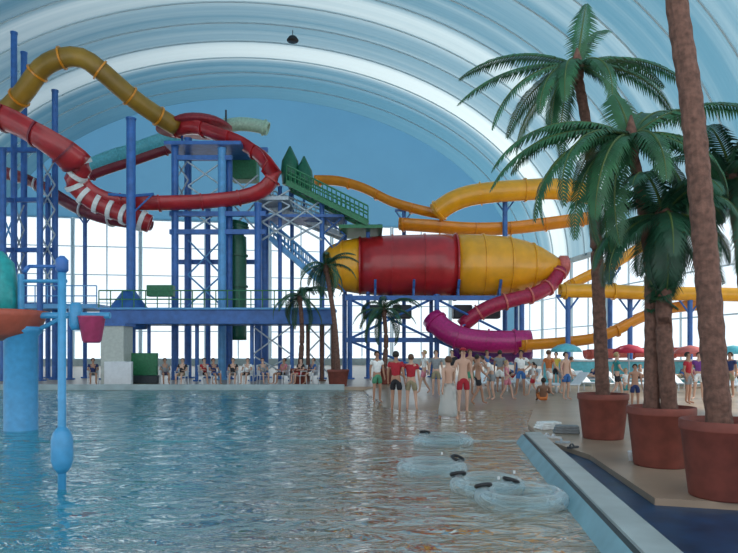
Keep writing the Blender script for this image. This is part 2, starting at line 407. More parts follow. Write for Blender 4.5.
# ------------------------------------------------------------------ palms
def frond_mesh(L, droop, width, seed, rise=.5):
    rnd = random.Random(seed); bm = bmesh.new(); n = 22
    path = []
    x = z = 0; ang = rise
    for i in range(n+1):
        path.append(Vector((x, 0, z))); ang -= droop/n*(1+.5*i/n); x += L/n*math.cos(ang); z += L/n*math.sin(ang)
    for i in range(n): bar(bm, path[i], path[i+1], .022*(1-i/n)+.005, 5, r2=.022*(1-(i+1)/n)+.005)
    for f in bm.faces: f.material_index = 1
    for i in range(2, n*2+1):
        t = i/(2*n); q = t*n; a = min(int(q), n-1); p = path[a].lerp(path[a+1], q-a); T = (path[a+1]-path[a]).normalized()
        up = Vector((-T.z, 0, T.x))
        wl = width*(math.sin(PI*min(1, t*.86+.12))**.6)*rnd.uniform(.85, 1.1)
        for s in (-1, 1):
            d = (Vector((0, s, 0))*.85+T*(.45+.35*t)+up*-.15).normalized()
            d2 = (d+Vector((0, 0, -.75))).normalized()
            w = T*(.038*L/2+.008)
            m_ = p+d*wl*.5; e = m_+d2*wl*.55
            b0 = p-w*.35; b1 = p+w*.35
            vs = [bm.verts.new(c) for c in (b0, b1, m_+w*.5, m_-w*.5, e)]
            bm.faces.new((vs[0], vs[1], vs[2], vs[3])); bm.faces.new((vs[3], vs[2], vs[4]))
    return bm
def palm(name, label, base, trunk, r0, r1, fronds, L, width=.42, leaf=FROND, seed=1, group=None, skirt=0):
    """trunk: world points base..crown ; fronds: list of (azimuth deg, rise, droop, length factor)"""
    t = thing(name, label, 'palm tree', base, 0, 'potted palm trees')
    base = Vector(base); path = [p-base for p in catmull(trunk, .12)]
    bm = bmesh.new(); n = len(path)
    def sec(f):
        r = r0+(r1-r0)*f; 
        i = int(round(f*(n-1))); r *= 1+.09*(i % 2); return [(a*r, b*r) for a, b in circ(1, 14)]
    section_sweep(bm, path, sec)
    obj('trunk', bm, BARK, t)
    top = path[-1]
    bm = bmesh.new(); lathe(bm, [(r1*1.0,-.25),(r1*1.5,-.1),(r1*1.5,.1),(r1*.8,.3),(r1*.2,.45)], top, 12); obj('crown_shaft', bm, BARK, t, True)
    rnd = random.Random(seed)
    for k, (az, rise, droop, lf) in enumerate(fronds):
        o = obj('frond', frond_mesh(L*lf, droop, width, seed*50+k, rise), [leaf, RACH], t, recalc=False)
        o.location = top+Vector((0,0,.12)); o.rotation_euler = (rnd.uniform(-.15,.15), 0, math.radians(az))
    return t
def ring_fronds(n, seed, lo=-.2, hi=1.0, dr=1.3, l0=.85, l1=1.1):
    r = random.Random(seed); out = []
    for i in range(n):
        lay = (i % 3)/2
        out.append((360*i*.382+r.uniform(-10,10), lo+(hi-lo)*lay+r.uniform(-.1,.1), dr+r.uniform(-.2,.35), r.uniform(l0, l1)))
    return out
def pot(label, c, r=.46, h=.84, n=36):
    t = thing('plant_pot', label, 'plant pot', c, 0, 'terracotta plant pots')
    bm = bmesh.new()
    lathe(bm, [(r*.78,0),(r*.8,.02),(r*.97,h*.86),(r*1.0,h*.87),(r*1.01,h*.89),(r*1.01,h*.985),(r*1.0,h),(r*.93,h),(r*.92,h*.9),(r*.9,h*.8),(r*.3,h*.78)], n=n)
    pt_ = obj('pot', bm, TERRA, t, True)
    bm = bmesh.new(); lathe(bm, [(r*.3,h*.76),(r*.91,h*.85),(r*.89,h*.9),(r*.4,h*.93),(.02,h*.94)], n=24); obj('soil', bm, SOIL, pt_, True)
    return t
p1, p2, p3 = G(603,438,.08), G(661,465,.08), G(725,496,.08)
pot('terracotta pot farthest from the camera of the three large ones', p1)
pot('terracotta pot in the middle of the three large ones, with two trunks', p2)
pot('nearest terracotta pot, cut by the right edge of the photo', p3, .47, .86)
def TP(lst, y): return [P(a, b, y) for a, b in lst]
d1, d2, d3 = p1.y, p2.y, p3.y
S = .74
palm('palm_tree', 'tall palm in the farthest large pot, its crown highest against the ceiling', p1+Vector((0,0,S)),
     [p1+Vector((0,0,S))]+TP([(600,330),(596,240),(590,150),(577,72)], d1), .125, .085,
     [(180,.15,.75,1.1),(165,.55,.9,1.05),(200,-.05,1.0,1.1),(215,-.5,.9,.8),(0,.35,.9,1.05),(-15,.0,1.1,1.05),(20,.55,1.0,1.0),(70,1.35,.35,.75),(45,1.1,.7,.9),
      (-35,-.5,.9,.95),(-150,-.6,.8,.9),(-75,.1,1.5,.8),(120,.3,1.2,1.0),(150,-.35,.9,.9),(240,.1,1.4,.8),(90,.0,1.3,1.0),(-140,-.1,1.1,.85)], 2.2, .36, FROND, 3)
q = p2+Vector((-.09,.1,S))
palm('palm_tree', 'palm from the middle pot with the middle crown drooping left over the yellow slide', q,
     [q]+TP([(652,330),(650,260),(640,190),(631,146)], d2+.1), .11, .07,
     [(180,.35,1.15,1.2),(172,.6,1.3,1.15),(196,.1,1.3,1.15),(212,-.2,1.3,1.05),(232,.0,1.5,1.0),(0,.75,1.0,1.1),(12,.4,1.3,1.0),(-15,.2,1.5,1.0),(60,1.0,1.0,.9),
      (-40,.0,1.5,1.0),(-90,.1,1.3,.8),(100,.6,1.3,1.0),(140,.7,1.3,1.1),(90,1.35,.4,.45),(35,.9,1.1,1.15),(-150,.25,1.5,1.15),(186,-.5,1.2,.95),(202,-.75,.9,1.0),(225,-.5,1.1,1.0),(5,-.3,1.4,1.0),(-25,-.5,1.2,1.05),(175,.25,1.7,1.1)], 1.95, .37, FROND, 4)
q = p2+Vector((.10,-.05,S))
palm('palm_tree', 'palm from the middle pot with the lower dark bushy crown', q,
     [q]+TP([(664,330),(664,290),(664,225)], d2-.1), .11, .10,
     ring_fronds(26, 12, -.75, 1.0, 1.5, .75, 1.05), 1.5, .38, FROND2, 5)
q = p3+Vector((-.06,0,S+.02))
palm('palm_tree', 'nearest palm with a bare trunk leaving the top of the photo', q,
     [q]+TP([(713,350),(707,270),(700,190),(691,100),(679,20),(669,-60),(662,-135)], d3), .135, .105,
     [(188,-.1,1.7,.8),(150,.5,1.3,1),(210,.3,1.4,1),(250,.6,1.2,1),(0,.4,1.2,1),(35,.3,1.2,1),(-40,.5,1.2,1),(90,.4,1.2,1),(120,.7,1,1),(-80,.7,1,1),(60,1,1,.9),(185,-1.0,.6,.8),(200,-.9,.6,.85)], 2.0, .36, FROND, 6)
p4 = Vector((6.9, 10.6, .08))
pot('terracotta pot outside the right edge holding a bushy palm', p4)
q = p4+Vector((0,0,S))
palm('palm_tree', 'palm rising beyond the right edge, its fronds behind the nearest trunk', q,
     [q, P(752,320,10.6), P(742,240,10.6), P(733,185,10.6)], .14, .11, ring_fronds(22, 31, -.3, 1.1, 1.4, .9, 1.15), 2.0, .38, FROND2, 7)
# far palms on the deck across the pool
def far_palm(px, y, top, label, plabel, L, seed, n=14, lean=0):
    c = P(px, 0, y); c.z = .15
    pot(plabel, c, .5, .75, 20)
    q = c+Vector((0,0,.66)); tp = P(px+lean, top, y)
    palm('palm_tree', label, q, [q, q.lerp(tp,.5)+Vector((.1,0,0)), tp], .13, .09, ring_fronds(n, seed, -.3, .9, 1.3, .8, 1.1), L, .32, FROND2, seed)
far_palm(338, 29.3, 268, 'small palm across the pool with a crown left of the big red and yellow bowl', 'red pot across the pool beside the beach', 1.9, 21, 14, -12)
far_palm(300, 31, 298, 'low palm across the pool standing left of the pot palm by the beach', 'dark red pot beneath the low palm across the pool', 2.1, 22, 12)
far_palm(384, 31, 312, 'bushy small palm standing below the red half of the bowl', 'pot behind the people in red shirts', 2.3, 23, 15, 0)

# ------------------------------------------------------------------ slides
def W(l): return [P(*p) for p in l]
slide('tube_slide', 'weathered ochre tube slide arching above the red slide', W([(-6,118,36),(10,107,35.5),(24,92,35),(42,68,34.6),(62,58,34.4),(82,58,34.6),(100,70,35),(130,96,36),(152,112,37),(176,127,38)]), .52, OLIVE, True, gap=1.6, fmat=ORG)
slide('flume_slide', 'red flume slide looping round the top of the blue tower',
      W([(172,128,38.5),(195,125,38),(222,133,37.3),(248,143,36.6),(265,157,36.2),(272,172,36),(264,186,36),(245,194,36),(215,198,35.8),(180,200,35.5),(140,200,35.2),(108,196,35),(88,184,34.8),(80,172,34.6)]), .55, RED, False, gap=1.9)
slide('flume_slide', 'wide dark red flume coming in at the left edge above the white banded coil',
      W([(-30,104,33),(0,112,33),(25,122,33),(48,136,33),(66,150,33.3),(76,162,33.8)]), .85, RED, False, gap=1.4, fmat=MAROON)
# coil with white joints
t = slide('coil_slide', 'maroon coil slide with white bands dropping beside the left tower',
      W([(78,158,33.8),(82,168,34),(74,180,34.3),(80,190,34.6),(92,200,34.8),(112,209,35),(132,217,35),(150,224,35.2)]), .5, RED, True, gap=.65, fmat=WHITEF)
slide('flume_slide', 'low maroon flume passing behind the left tower legs',
      W([(-20,168,39),(10,172,39),(35,180,38.8),(55,192,38.4),(75,204,38),(100,214,37.6),(125,219,37.2),(150,222,37)]), .5, MAROON, False, gap=1.6, fmat=WHITEF)
slide('flume_slide', 'thin dark flume rising behind the lone blue column', W([(88,176,42),(110,168,42),(135,160,42),(158,152,42),(178,146,42)]), .33, MAROON, False)
slide('flume_slide', 'aqua flume running behind the thin dark one', W([(86,168,44),(110,158,44),(135,150,44),(160,141,44),(180,134,44)]), .7, AQUA, False)
slide('flume_slide', 'pale green and white flume end poking right from the tower top', W([(222,127,40),(240,124,40),(258,126,40),(268,129,40)]), .42, mat('pale green fibreglass', (.35,.50,.38), .4, noise_amt=.2), True)
slide('flume_slide', 'slim orange flume descending behind the green stair', W([(316,179,44),(340,180,43.5),(365,187,43),(392,200,42.5),(418,208,42),(446,214,41.5)]), .42, ORG, False)
slide('tube_slide', 'thick yellow tube slide above the bowl', W([(436,213,41),(450,203,40.6),(468,196,40.3),(495,192,40),(525,190,40),(556,189,40),(590,194,40.4)]), .66, YEL, True, gap=2.4)
slide('flume_slide', 'lower orange flume between the thick yellow tube and the bowl', W([(400,222,42),(430,224,41.6),(470,227,41.4),(510,226,41.4),(545,222,41.2),(590,216,41)]), .55, ORG, False)
slide('tube_slide', 'straight yellow tube slide level with the window sills at right', W([(560,291,33),(600,291,33),(650,293,33),(700,294,33),(760,295,33)]), .36, YEL, True)
slide('flume_slide', 'yellow flume sloping up to the right behind the palm trunks', W([(568,283,37),(590,272,37),(612,262,37),(640,245,37),(668,232,37),(700,222,37)]), .45, YEL, False)
slide('flume_slide', 'low yellow flume bending behind the two nearer palm pots', W([(520,343,34),(560,340,34),(592,336,34),(615,328,34),(640,315,34),(668,306,34),(705,302,34)]), .42, ORG, False)
slide('flume_slide', 'salmon flume running out low behind the right crowd', W([(585,352,36),(620,351,36),(660,350,36),(705,350,36)]), .4, PINKF, False)
slide('tube_slide', 'crimson tube slide curling out of the bowl tip', W([(560,270,37.6),(552,284,37.2),(535,294,36.8),(512,300,36.6),(492,306,36.6),(474,316,36.8),(462,326,37)]), .42, mat('crimson fibreglass', (.40,.02,.07), .3, noise_amt=.2), True, gap=1.2, fmat=PINKF)
slide('tube_slide', 'magenta tube slide curving beneath the bowl', W([(432,318,36),(442,328,35.6),(458,337,35.2),(480,341,35),(505,342,34.8),(530,341,34.8)]), .62, MAG, True, gap=1.3)
slide('tube_slide', 'purple tube slide lying under the magenta one', W([(455,350,37),(478,352,36.6),(505,353,36.4),(530,350,36.4)]), .55, PURP, True, gap=1.3)
slide('tube_slide', 'dark green drop tube standing between the tower columns', W([(240,222,37.4),(238,232,37.4),(238,250,37.4),(238,275,37.4),(238,300,37.4),(238,340,37.4)]), .5, DGREEN, True, gap=1.5)

# bowl slide
t = thing('bowl_slide', 'huge red and yellow striped bowl of the enclosed slide', 'bowl slide', P(443,296,38))
c0 = P(443,296,38); cen = P(443,266,38)-c0; sc = 38/F
prof = [(322,8),(324,14),(330,20),(342,25),(360,28),(385,30),(420,31),(455,31.5),(485,31),(508,29),(525,25),(540,19),(552,12),(560,7)]
def lerp_r(x):
    for (a, ra), (b, rb) in zip(prof, prof[1:]):
        if a <= x <= b: return ra+(rb-ra)*(x-a)/(b-a)
def seg(x0, x1, m, name):
    bm = bmesh.new(); xs_ = sorted(set([x0, x1]+[p[0] for p in prof if x0 < p[0] < x1]+[x0+(x1-x0)*i/6 for i in range(7)]))
    lathe(bm, [(lerp_r(x)*sc, (x-443)*sc) for x in xs_], cen, 40, 'X'); return obj(name, bm, m, t, True)
s = seg(322, 360, YEL, 'bowl_end'); s = seg(360, 455, RED, 'bowl_shell'); s['label'] = 'red half of the shell'
s2 = seg(455, 560, YEL, 'bowl_shell'); s2['label'] = 'yellow half of the shell'
for x in (342, 360, 392, 424, 455, 482, 508, 532):
    bm = bmesh.new(); r = lerp_r(x)*sc; lathe(bm, [(r-.05,(x-443)*sc-.05),(r+.07,(x-443)*sc-.05),(r+.07,(x-443)*sc+.05),(r-.05,(x-443)*sc+.05)], cen, 40, 'X')
    obj('flange', bm, RED if 345 < x < 456 else YEL, s if x < 456 else s2)
bm = bmesh.new(); lathe(bm, [(.4,6.8),(.62,6.95),(.62,7.35),(.3,7.5)], cen, 24, 'X'); obj('spout', bm, PINKF, t, True)

# ------------------------------------------------------------------ towers
def struct_thing(name, label, origin, cat='slide tower'): return thing(name, label, cat, origin)
def col(t, px, y0, top, w, m=STEEL, z0=.15):
    """a round column with a bolted foot; w in pixels"""
    o = Vector(t.location); a = P(px, top, y0); b = Vector((a.x, a.y, z0)); r = w/F*y0/2
    bm = bmesh.new(); bar(bm, b-o, a-o, r, 14); bar(bm, b-o, b-o+Vector((0,0,.08)), r*2.0, 14); bar(bm, a-o, a-o+Vector((0,0,.1)), r*1.15, 14)
    return obj('column', bm, m, t)
def beams(t, lst, r, m, name='beam'):
    o = Vector(t.location)
    for a, b in lst:
        bm = bmesh.new(); bar(bm, a-o, b-o, r, sq=True); obj(name, bm, m, t)
def lattice(t, x0, x1, y, rows, r=.05, m=GALV):
    o = Vector(t.location)
    for ya, yb in zip(rows, rows[1:]):
        for a, b in (((x0,ya),(x1,yb)), ((x1,ya),(x0,yb))):
            bm = bmesh.new(); bar(bm, P(*a,y)-o, P(*b,y)-o, r, 6); obj('brace', bm, m, t)
# left tower
t = struct_thing('slide_tower', 'blue steel tower at the left edge carrying the red flume', Vector((P(28,0,36).x, 36, .15)))
for px, y, top, w in ((3,34.5,150,6),(14,36,34,6),(24,38,54,6),(40,34.5,150,6),(55,36,92,6),(48,38,175,5)): col(t, px, y, top, w)
beams(t, [(P(3,y,36),P(56,y,36)) for y in (150,200,250,305)]+[(P(a,y,34.5),P(b,y,38)) for y in (200,250,305) for a, b in ((3,24),(40,48))], .12, STEEL)
lattice(t, 14, 24, 36.5, [205,230,255,280,305]); lattice(t, 40, 55, 35.5, [160,185,210,235,262,290]); lattice(t, 3, 14, 36, [215,245,275,305], m=STEEL2)
o = Vector(t.location); bm = bmesh.new(); a, b = P(-10,308,36)-o, P(108,308,36)-o; box(bm, (a+b)/2, ((b-a).x, 3, .25)); obj('platform', bm, STEEL2, t)
bm = bmesh.new()
for z in (.55, 1.1): bar(bm, a+Vector((0,-1.5,z)), b+Vector((0,-1.5,z)), .03, 6)
for k in range(11): q_ = a.lerp(b, k/10)+Vector((0,-1.5,.1)); bar(bm, q_, q_+Vector((0,0,1)), .03, 6)
obj('railing', bm, STEEL2, t)
for px in (70, 104): col(t, px, 36, 308, 5)
# lone column
t = struct_thing('support_column', 'thick lone blue column rising through the red loop', Vector((P(131,0,34).x, 34, .15)), 'column')
col(t, 131, 34, 120, 9)
bm = bmesh.new(); a = P(131,196,34)-Vector(t.location)
bar(bm, a, a+Vector((-1.2,0,.1)), .08, 8); bar(bm, a, a+Vector((1.2,0,.1)), .08, 8); bar(bm, a+Vector((0,0,-1)), a+Vector((1.1,0,.05)), .05, 8); obj('bracket', bm, STEEL, t)
# main tower
t = struct_thing('slide_tower', 'main blue tower whose red canopy tops the slide loop', Vector((P(220,0,37).x, 37, .15)))
for px, y, top, w, m in ((175,36,148,7,STEEL),(188,38,140,7,STEEL),(222,36,150,8,STEEL2),(229,36.6,158,7,STEEL),(258,36,205,7,STEEL),(265,38.5,200,7,STEEL),(208,38,200,5,STEEL)): col(t, px, y, top, w, m)
o = Vector(t.location)
beams(t, [(P(170,y,36),P(266,y,36)) for y in (214,232)]+[(P(175,y,38.5),P(268,y,38.5)) for y in (150,214,262)]+[(P(172,158,36),P(232,158,36))], .13, STEEL)
lattice(t, 188, 222, 36.2, [162,186,210,232]); lattice(t, 175, 188, 37, [160,180,205]); lattice(t, 229, 258, 37, [175,200,232]); lattice(t, 188, 222, 37.5, [240,275,306], m=STEEL2)
bm = bmesh.new(); a, b = P(172,151,37)-o, P(246,151,37)-o; box(bm, (a+b)/2, ((b-a).x, 3, .2)); obj('platform', bm, STEEL, t)
bm = bmesh.new(); q_ = P(200,124,39)-o
lathe(bm, [(1.9,-.35),(1.95,-.15),(1.5,.15),(.8,.4),(.1,.55)], q_, 20); lathe(bm, [(1.3,-.3),(1.3,-.1),(.9,.1),(.1,.3)], q_+Vector((-1.4,.2,-.1)), 20); obj('canopy', bm, mat('dark red canopy', (.25,.02,.03), .5, noise_amt=.3), t, True)
bm = bmesh.new(); bar(bm, P(226,128,39)-o, P(226,110,39)-o, .06, 6); obj('mast', bm, DARK, t)
for px in (182, 214): bm = bmesh.new(); bar(bm, P(px,151,38.6)-o, P(px,128,38.9)-o, .07, 8); obj('canopy_post', bm, STEEL, t)
bm = bmesh.new(); box(bm, P(245,165,39)-o, (1.6,1.2,2.0)); bev(bm, .1); obj('control_cabin', bm, GREEN, t)
# lower walkway
t = struct_thing('walkway', 'long blue walkway crossing the towers above the seated people', Vector((P(215,0,34).x, 34, .15)), 'walkway')
o = Vector(t.location); a, b = P(108,318,34)-o, P(334,318,34)-o
bm = bmesh.new(); box(bm, (a+b)/2, ((b-a).x, 2.2, .75)); bev(bm, .03, 1); obj('deck_girder', bm, STEEL, t)
bm = bmesh.new(); box(bm, (a+b)/2+Vector((0,0,.42)), ((b-a).x+.2, 2.5, .1)); obj('deck_plate', bm, STEEL2, t)
bm = bmesh.new()
for z in (.9, 1.35): bar(bm, a+Vector((0,-1.15,z)), b+Vector((0,-1.15,z)), .035, 6)
for k in range(21): q_ = a.lerp(b, k/20)+Vector((0,-1.15,.4)); bar(bm, q_, q_+Vector((0,0,.95)), .03, 6)
obj('railing', bm, GREEN, t)
for px, w in ((110,4),(149,3.5),(197,4),(252,4),(292,4),(308,4),(322,4),(333,4)): col(t, px, 34, 324, w, BARK if px > 300 else STEEL)
lattice(t, 252, 292, 34, [326,355,378], .04, GALV); lattice(t, 308, 333, 34, [326,352,378], .04, GALV)
bm = bmesh.new(); box(bm, P(161,291,34)-o, (1.4,.5,.6)); bev(bm, .05); obj('sign_box', bm, GREEN, t)
# left end junction of the walkway
bm = bmesh.new(); lathe(bm, [(.9,-.7),(1.0,-.3),(1.0,.4),(.7,.8),(.35,1.3)], P(129,316,34)-o, 16); obj('junction_drum', bm, STEEL, t, True)
# stair tower
t = struct_thing('stair_tower', 'green railed stair descending from the tower towards the bowl', Vector((P(310,0,37).x, 37, .15)), 'stairs')
o = Vector(t.location)
def stair(a, b, w, n=18, mt=GREEN):
    a, b = a-o, b-o
    bm = bmesh.new()
    for s in (-w/2, w/2): bar(bm, a+Vector((0,s,0)), b+Vector((0,s,0)), .14, sq=True)
    obj('stringer', bm, mt, t)
    bm = bmesh.new()
    for k in range(n): box(bm, a.lerp(b, (k+.5)/n)+Vector((0,0,.1)), (.34,w,.05))
    obj('treads', bm, GALV, t)
    bm = bmesh.new()
    for s in (-w/2, w/2):
        for z in (.5, 1.0): bar(bm, a+Vector((0,s,z)), b+Vector((0,s,z)), .05, 6)
        for k in range(n+1): q_ = a.lerp(b, k/n)+Vector((0,s,0)); bar(bm, q_, q_+Vector((0,0,1.0)), .035, 5)
    obj('handrail', bm, mt, t)
stair(P(288,186,37), P(368,226,37), 1.4)
stair(P(345,238,39), P(270,208,39), 1.4, 16, GALV)
stair(P(272,240,38), P(330,290,38), 1.3, 16, STEEL2)
bm = bmesh.new(); a, b = P(262,205,38)-o, P(292,205,38)-o; box(bm, (a+b)/2, ((b-a).x, 3.5, .2)); obj('landing', bm, GALV, t)
bm = bmesh.new(); a, b = P(340,232,38)-o, P(382,232,38)-o; box(bm, (a+b)/2, ((b-a).x, 3.5, .2)); obj('landing', bm, GREEN, t)
bm = bmesh.new(); a, b = P(262,220,38)-o, P(345,220,38)-o; box(bm, (a+b)/2, ((b-a).x, 2.5, .16)); obj('landing', bm, STEEL, t)
for px, y, top, w in ((280,37,188,4),(292,39,190,4),(322,37,205,5),(345,38.5,222,4),(368,37.5,226,4),(380,39,226,4)): col(t, px, y, top, w)
lattice(t, 262, 290, 36.6, [190,206,222,240], .06); lattice(t, 290, 322, 36.8, [200,222,240], .06); lattice(t, 322, 345, 37.2, [215,235,262,292], .05, STEEL)
for px, py in ((290,168),(304,178)):
    bm = bmesh.new(); lathe(bm, [(.45,-1.0),(.55,-.2),(.5,.4),(.25,.9),(.05,1.3)], P(px,py,38.4)-o, 14); obj('lamp_cone', bm, DGREEN, t, True)
    bm = bmesh.new(); q_ = P(px,py,38.4)-o; bar(bm, q_-Vector((0,0,.9)), Vector((q_.x, q_.y, (P(0,205,38)-o).z)), .07, 8); obj('post', bm, STEEL, t)
# bowl frame
t = struct_thing('support_frame', 'blue steel frame standing under the bowl', Vector((P(432,0,38).x, 38, .15)), 'support frame')
for px in (347, 434, 519):
    for y in (36.6, 39.4): col(t, px+(38-y)*2, y, 296, 5 if y < 38 else 4, STEEL)
beams(t, [(P(345,298,36.6),P(522,298,36.6)),(P(345,298,39.4),P(522,298,39.4)),(P(345,340,36.6),P(519,340,36.6))]+[(P(x,298,36.6),P(x,298,39.4)) for x in (347,390,434,476,519)], .13, STEEL)
o = Vector(t.location)
for a, b in (((347,298),(434,340)),((434,298),(347,340)),((434,298),(519,340)),((519,298),(434,340)),((347,340),(434,374)),((434,340),(519,374))):
    bm = bmesh.new(); bar(bm, P(*a,36.6)-o, P(*b,36.6)-o, .07, 8); obj('brace', bm, STEEL, t)
for x in (375, 412, 455, 495):
    bm = bmesh.new(); arc_ring(bm, P(x,266,38)-o, Vector((1,0,0)), 1.95, 2.08, .14, False, -150, -30); 
    q_ = P(x,298,38)-o
    for s in (-1.4,1.4): bar(bm, q_+Vector((0,s,0)), q_+Vector((0,s,.45)), .07, 6)
    obj('cradle', bm, STEEL, t)
for px in (372,402,462,490):
    bm = bmesh.new(); a = P(px,312,38)-o; box(bm, a, (1.1,.9,.8)); bev(bm, .06, 1); obj('pump_box', bm, DARK, t)
# single supports for the slides on the right
def post(label, px, y, top, w, arm=0, m=STEEL):
    t = thing('slide_post', label, 'support post', Vector((P(px,0,y).x, y, .15)), 0, 'blue posts under the slides'); c = col(t, px, y, top, w, m)
    bm = bmesh.new(); a = P(px, top, y)-Vector(t.location)
    bar(bm, a+Vector((-.6,0,.1)), a+Vector((.6,0,.1)), .07, sq=True); bar(bm, a+Vector((0,0,-.7)), a+Vector((.55,0,.05)), .05, 6); bar(bm, a+Vector((0,0,-.7)), a+Vector((-.55,0,.05)), .05, 6)
    obj('bracket', bm, m, t)
post('blue post holding the thick yellow tube above the bowl', 505, 40.6, 202, 5)
post('blue post just left of the farthest palm trunk', 568, 33, 298, 5)
post('thin blue post behind the orange flume end', 404, 42.5, 212, 4)
post('blue post between the farthest palm and the middle pot trunks', 630, 33.8, 300, 5)
post('blue post right of the middle pot trunks', 690, 33, 301, 5)
post('blue post tall behind the farthest palm', 610, 37, 270, 5)
post('thin blue post left of the lone thick column', 85, 38, 213, 4)

# ------------------------------------------------------------------ kiosk, wall and drum on the far deck
t = thing('kiosk', 'cream kiosk wall below the left end of the walkway', 'kiosk', Vector((P(117,0,31).x, 31, .15)))
bm = bmesh.new(); box(bm, (0,0,1.4), (1.1,1.2,2.8)); bev(bm, .03, 1); obj('wall', bm, KWALL, t)
bm = bmesh.new(); box(bm, (.35,-.7,.55), (1.3,.25,1.1)); bev(bm, .03, 1); obj('counter', bm, WPLA, t)
bm = bmesh.new(); box(bm, (0,0,2.85), (1.3,1.4,.12)); obj('roof', bm, STEEL, t)
t = thing('panel_board', 'green board standing on a dark base right of the kiosk', 'board', Vector((P(144,0,31.5).x, 31.5, .15)))
bm = bmesh.new(); box(bm, (0,0,.95), (1.35,.25,1.1)); bev(bm, .03, 1); obj('board', bm, GREEN, t)
bm = bmesh.new(); box(bm, (0,0,.2), (1.5,.5,.4)); bev(bm, .03, 1); obj('base', bm, DARK, t)
t = thing('low_wall', 'aqua painted low wall behind the right crowd', 'wall', Vector((P(650,0,31.5).x, 31.5, .15)))
bm = bmesh.new(); box(bm, (0,0,.55), (10.5,.3,1.1)); bev(bm, .04, 1); obj('wall', bm, AQUA, t)
bm = bmesh.new(); box(bm, (0,0,1.13), (10.7,.45,.1)); bev(bm, .02, 1); obj('coping', bm, WPLA, t)
def ball(name, label, p, r, m, stand):
    t = thing(name, label, 'umbrella', stand, 0, 'parasols behind the right crowd')
    bm = bmesh.new(); lathe(bm, [(r,0),(r*.85,r*.25),(r*.5,r*.45),(.03,r*.55)], p-stand, 16); obj('canopy', bm, m, t, True)
    bm = bmesh.new(); bar(bm, (0,0,.05), p-stand+Vector((0,0,r*.4)), .03, 8); obj('pole', bm, GALV, t)
    bm = bmesh.new(); lathe(bm, [(.3,0),(.3,.06),(.05,.12)], n=16); obj('base', bm, DARK, t)
for px, py, m, l in ((629,353,mat('crimson cloth',(.45,.02,.05),.8),'dark red umbrella right of the farthest palm trunk'),
                     (566,352,AQUA,'aqua umbrella just left of the farthest palm trunk'),
                     (733,354,AQUA,'aqua umbrella at the right edge of the photo'),
                     (690,354,PINKF,'salmon umbrella between the two nearer palm trunks')):
    c = P(px,0,30.6); ball('parasol', l, P(px,py,30.6), .75, m, Vector((c.x, 30.6, .15)))

# speaker hanging below the ceiling
t = thing('hanging_speaker', 'small dark loudspeaker hanging from the top of the vault', 'loudspeaker', (-6.95, 58.3, 30.0))
bm = bmesh.new(); lathe(bm, [(.5,0),(.55,.1),(.35,.4),(.1,.5)], n=16); obj('housing', bm, BLACK, t, True)
bm = bmesh.new(); bar(bm, (0,0,.45), (0,0,1.0), .04, 6); obj('rod', bm, BLACK, t)

# ------------------------------------------------------------------ play feature in the water, left
b0 = Vector((P(21,0,14).x, 14, -1.1))
t = thing('water_play_post', 'thick light blue post in the pool carrying an orange basin and a teal cone', 'water feature', b0)
PB = mat('light blue plastic', (.06, .30, .55), .35, noise_amt=.1)
bm = bmesh.new(); lathe(bm, [(.42,0),(.42,.1),(.34,.15),(.34,3.15),(.44,3.25),(.44,3.35)], n=24); obj('post', bm, PB, t, True)
bm = bmesh.new(); lathe(bm, [(.3,3.3),(.75,3.45),(.9,3.8),(.95,3.95),(.88,3.95),(.7,3.6),(.1,3.45)], (-.45,0,-.25), n=28); obj('basin', bm, mat('orange red plastic', (.45,.09,.05), .4, noise_amt=.1), t, True)
bm = bmesh.new(); lathe(bm, [(.3,3.5),(.42,3.6),(.40,4.2),(.32,4.75),(.1,5.0)], (-.5,0,-.0), n=20); obj('cone', bm, TEAL, t, True)
bm = bmesh.new(); a = Vector((0,0,3.6)); bar(bm, a, a+Vector((1.95,0,0)), .07, 10); bar(bm, a+Vector((.1,0,-.45)), a+Vector((.9,0,-.05)), .05, 8); bar(bm, a+Vector((0,0,-.3)), a+Vector((0,0,.9)), .07, 10)
bar(bm, a+Vector((0,0,.75)), a+Vector((1.0,0,.75)), .04, 8); arm_ = obj('arm', bm, PB, t)
bm = bmesh.new(); c = a+Vector((1.55,0,-.05)); lathe(bm, [(.16,-.55),(.2,-.5),(.28,.0),(.3,.03),(.26,.03),(.17,-.45)], c, 20); obj('bucket', bm, mat('raspberry plastic', (.40,.04,.12), .4, noise_amt=.15), arm_, True)
bm = bmesh.new(); lathe(bm, [(.09,-.32),(.14,-.2),(.14,.2),(.09,.28)], a+Vector((1.2,0,0)), 14); obj('nozzle', bm, PB, arm_, True)
b0 = Vector((P(62,0,8).x, 8, -1.1))
t = thing('spray_pole', 'slim blue spray pole with a swollen float standing in the water', 'spray pole', b0)
top = 1.7+(352-264)/F*8+1.1
bm = bmesh.new(); bar(bm, (0,0,0), (0,0,top), .05, 14); bar(bm, (0,0,0), (0,0,.08), .15, 14); obj('pole', bm, PB, t, True)
bm = bmesh.new(); zc = 1.1+1.7-(450-352)/F*8
lathe(bm, [(.05,-.29),(.105,-.22),(.13,-.13),(.13,.13),(.105,.22),(.05,.29)], (0,0,zc), 20); obj('float', bm, PB, t, True)
bm = bmesh.new(); lathe(bm, [(.04,-.12),(.075,-.08),(.075,.05),(.03,.1)], (0,0,top), 14); bar(bm, (0,0,top-.03), (-.42,0,top-.03), .022, 8); bar(bm, (-.42,0,top-.03), (-.47,0,top-.1), .03, 8); obj('spray_head', bm, STEEL, t, True)

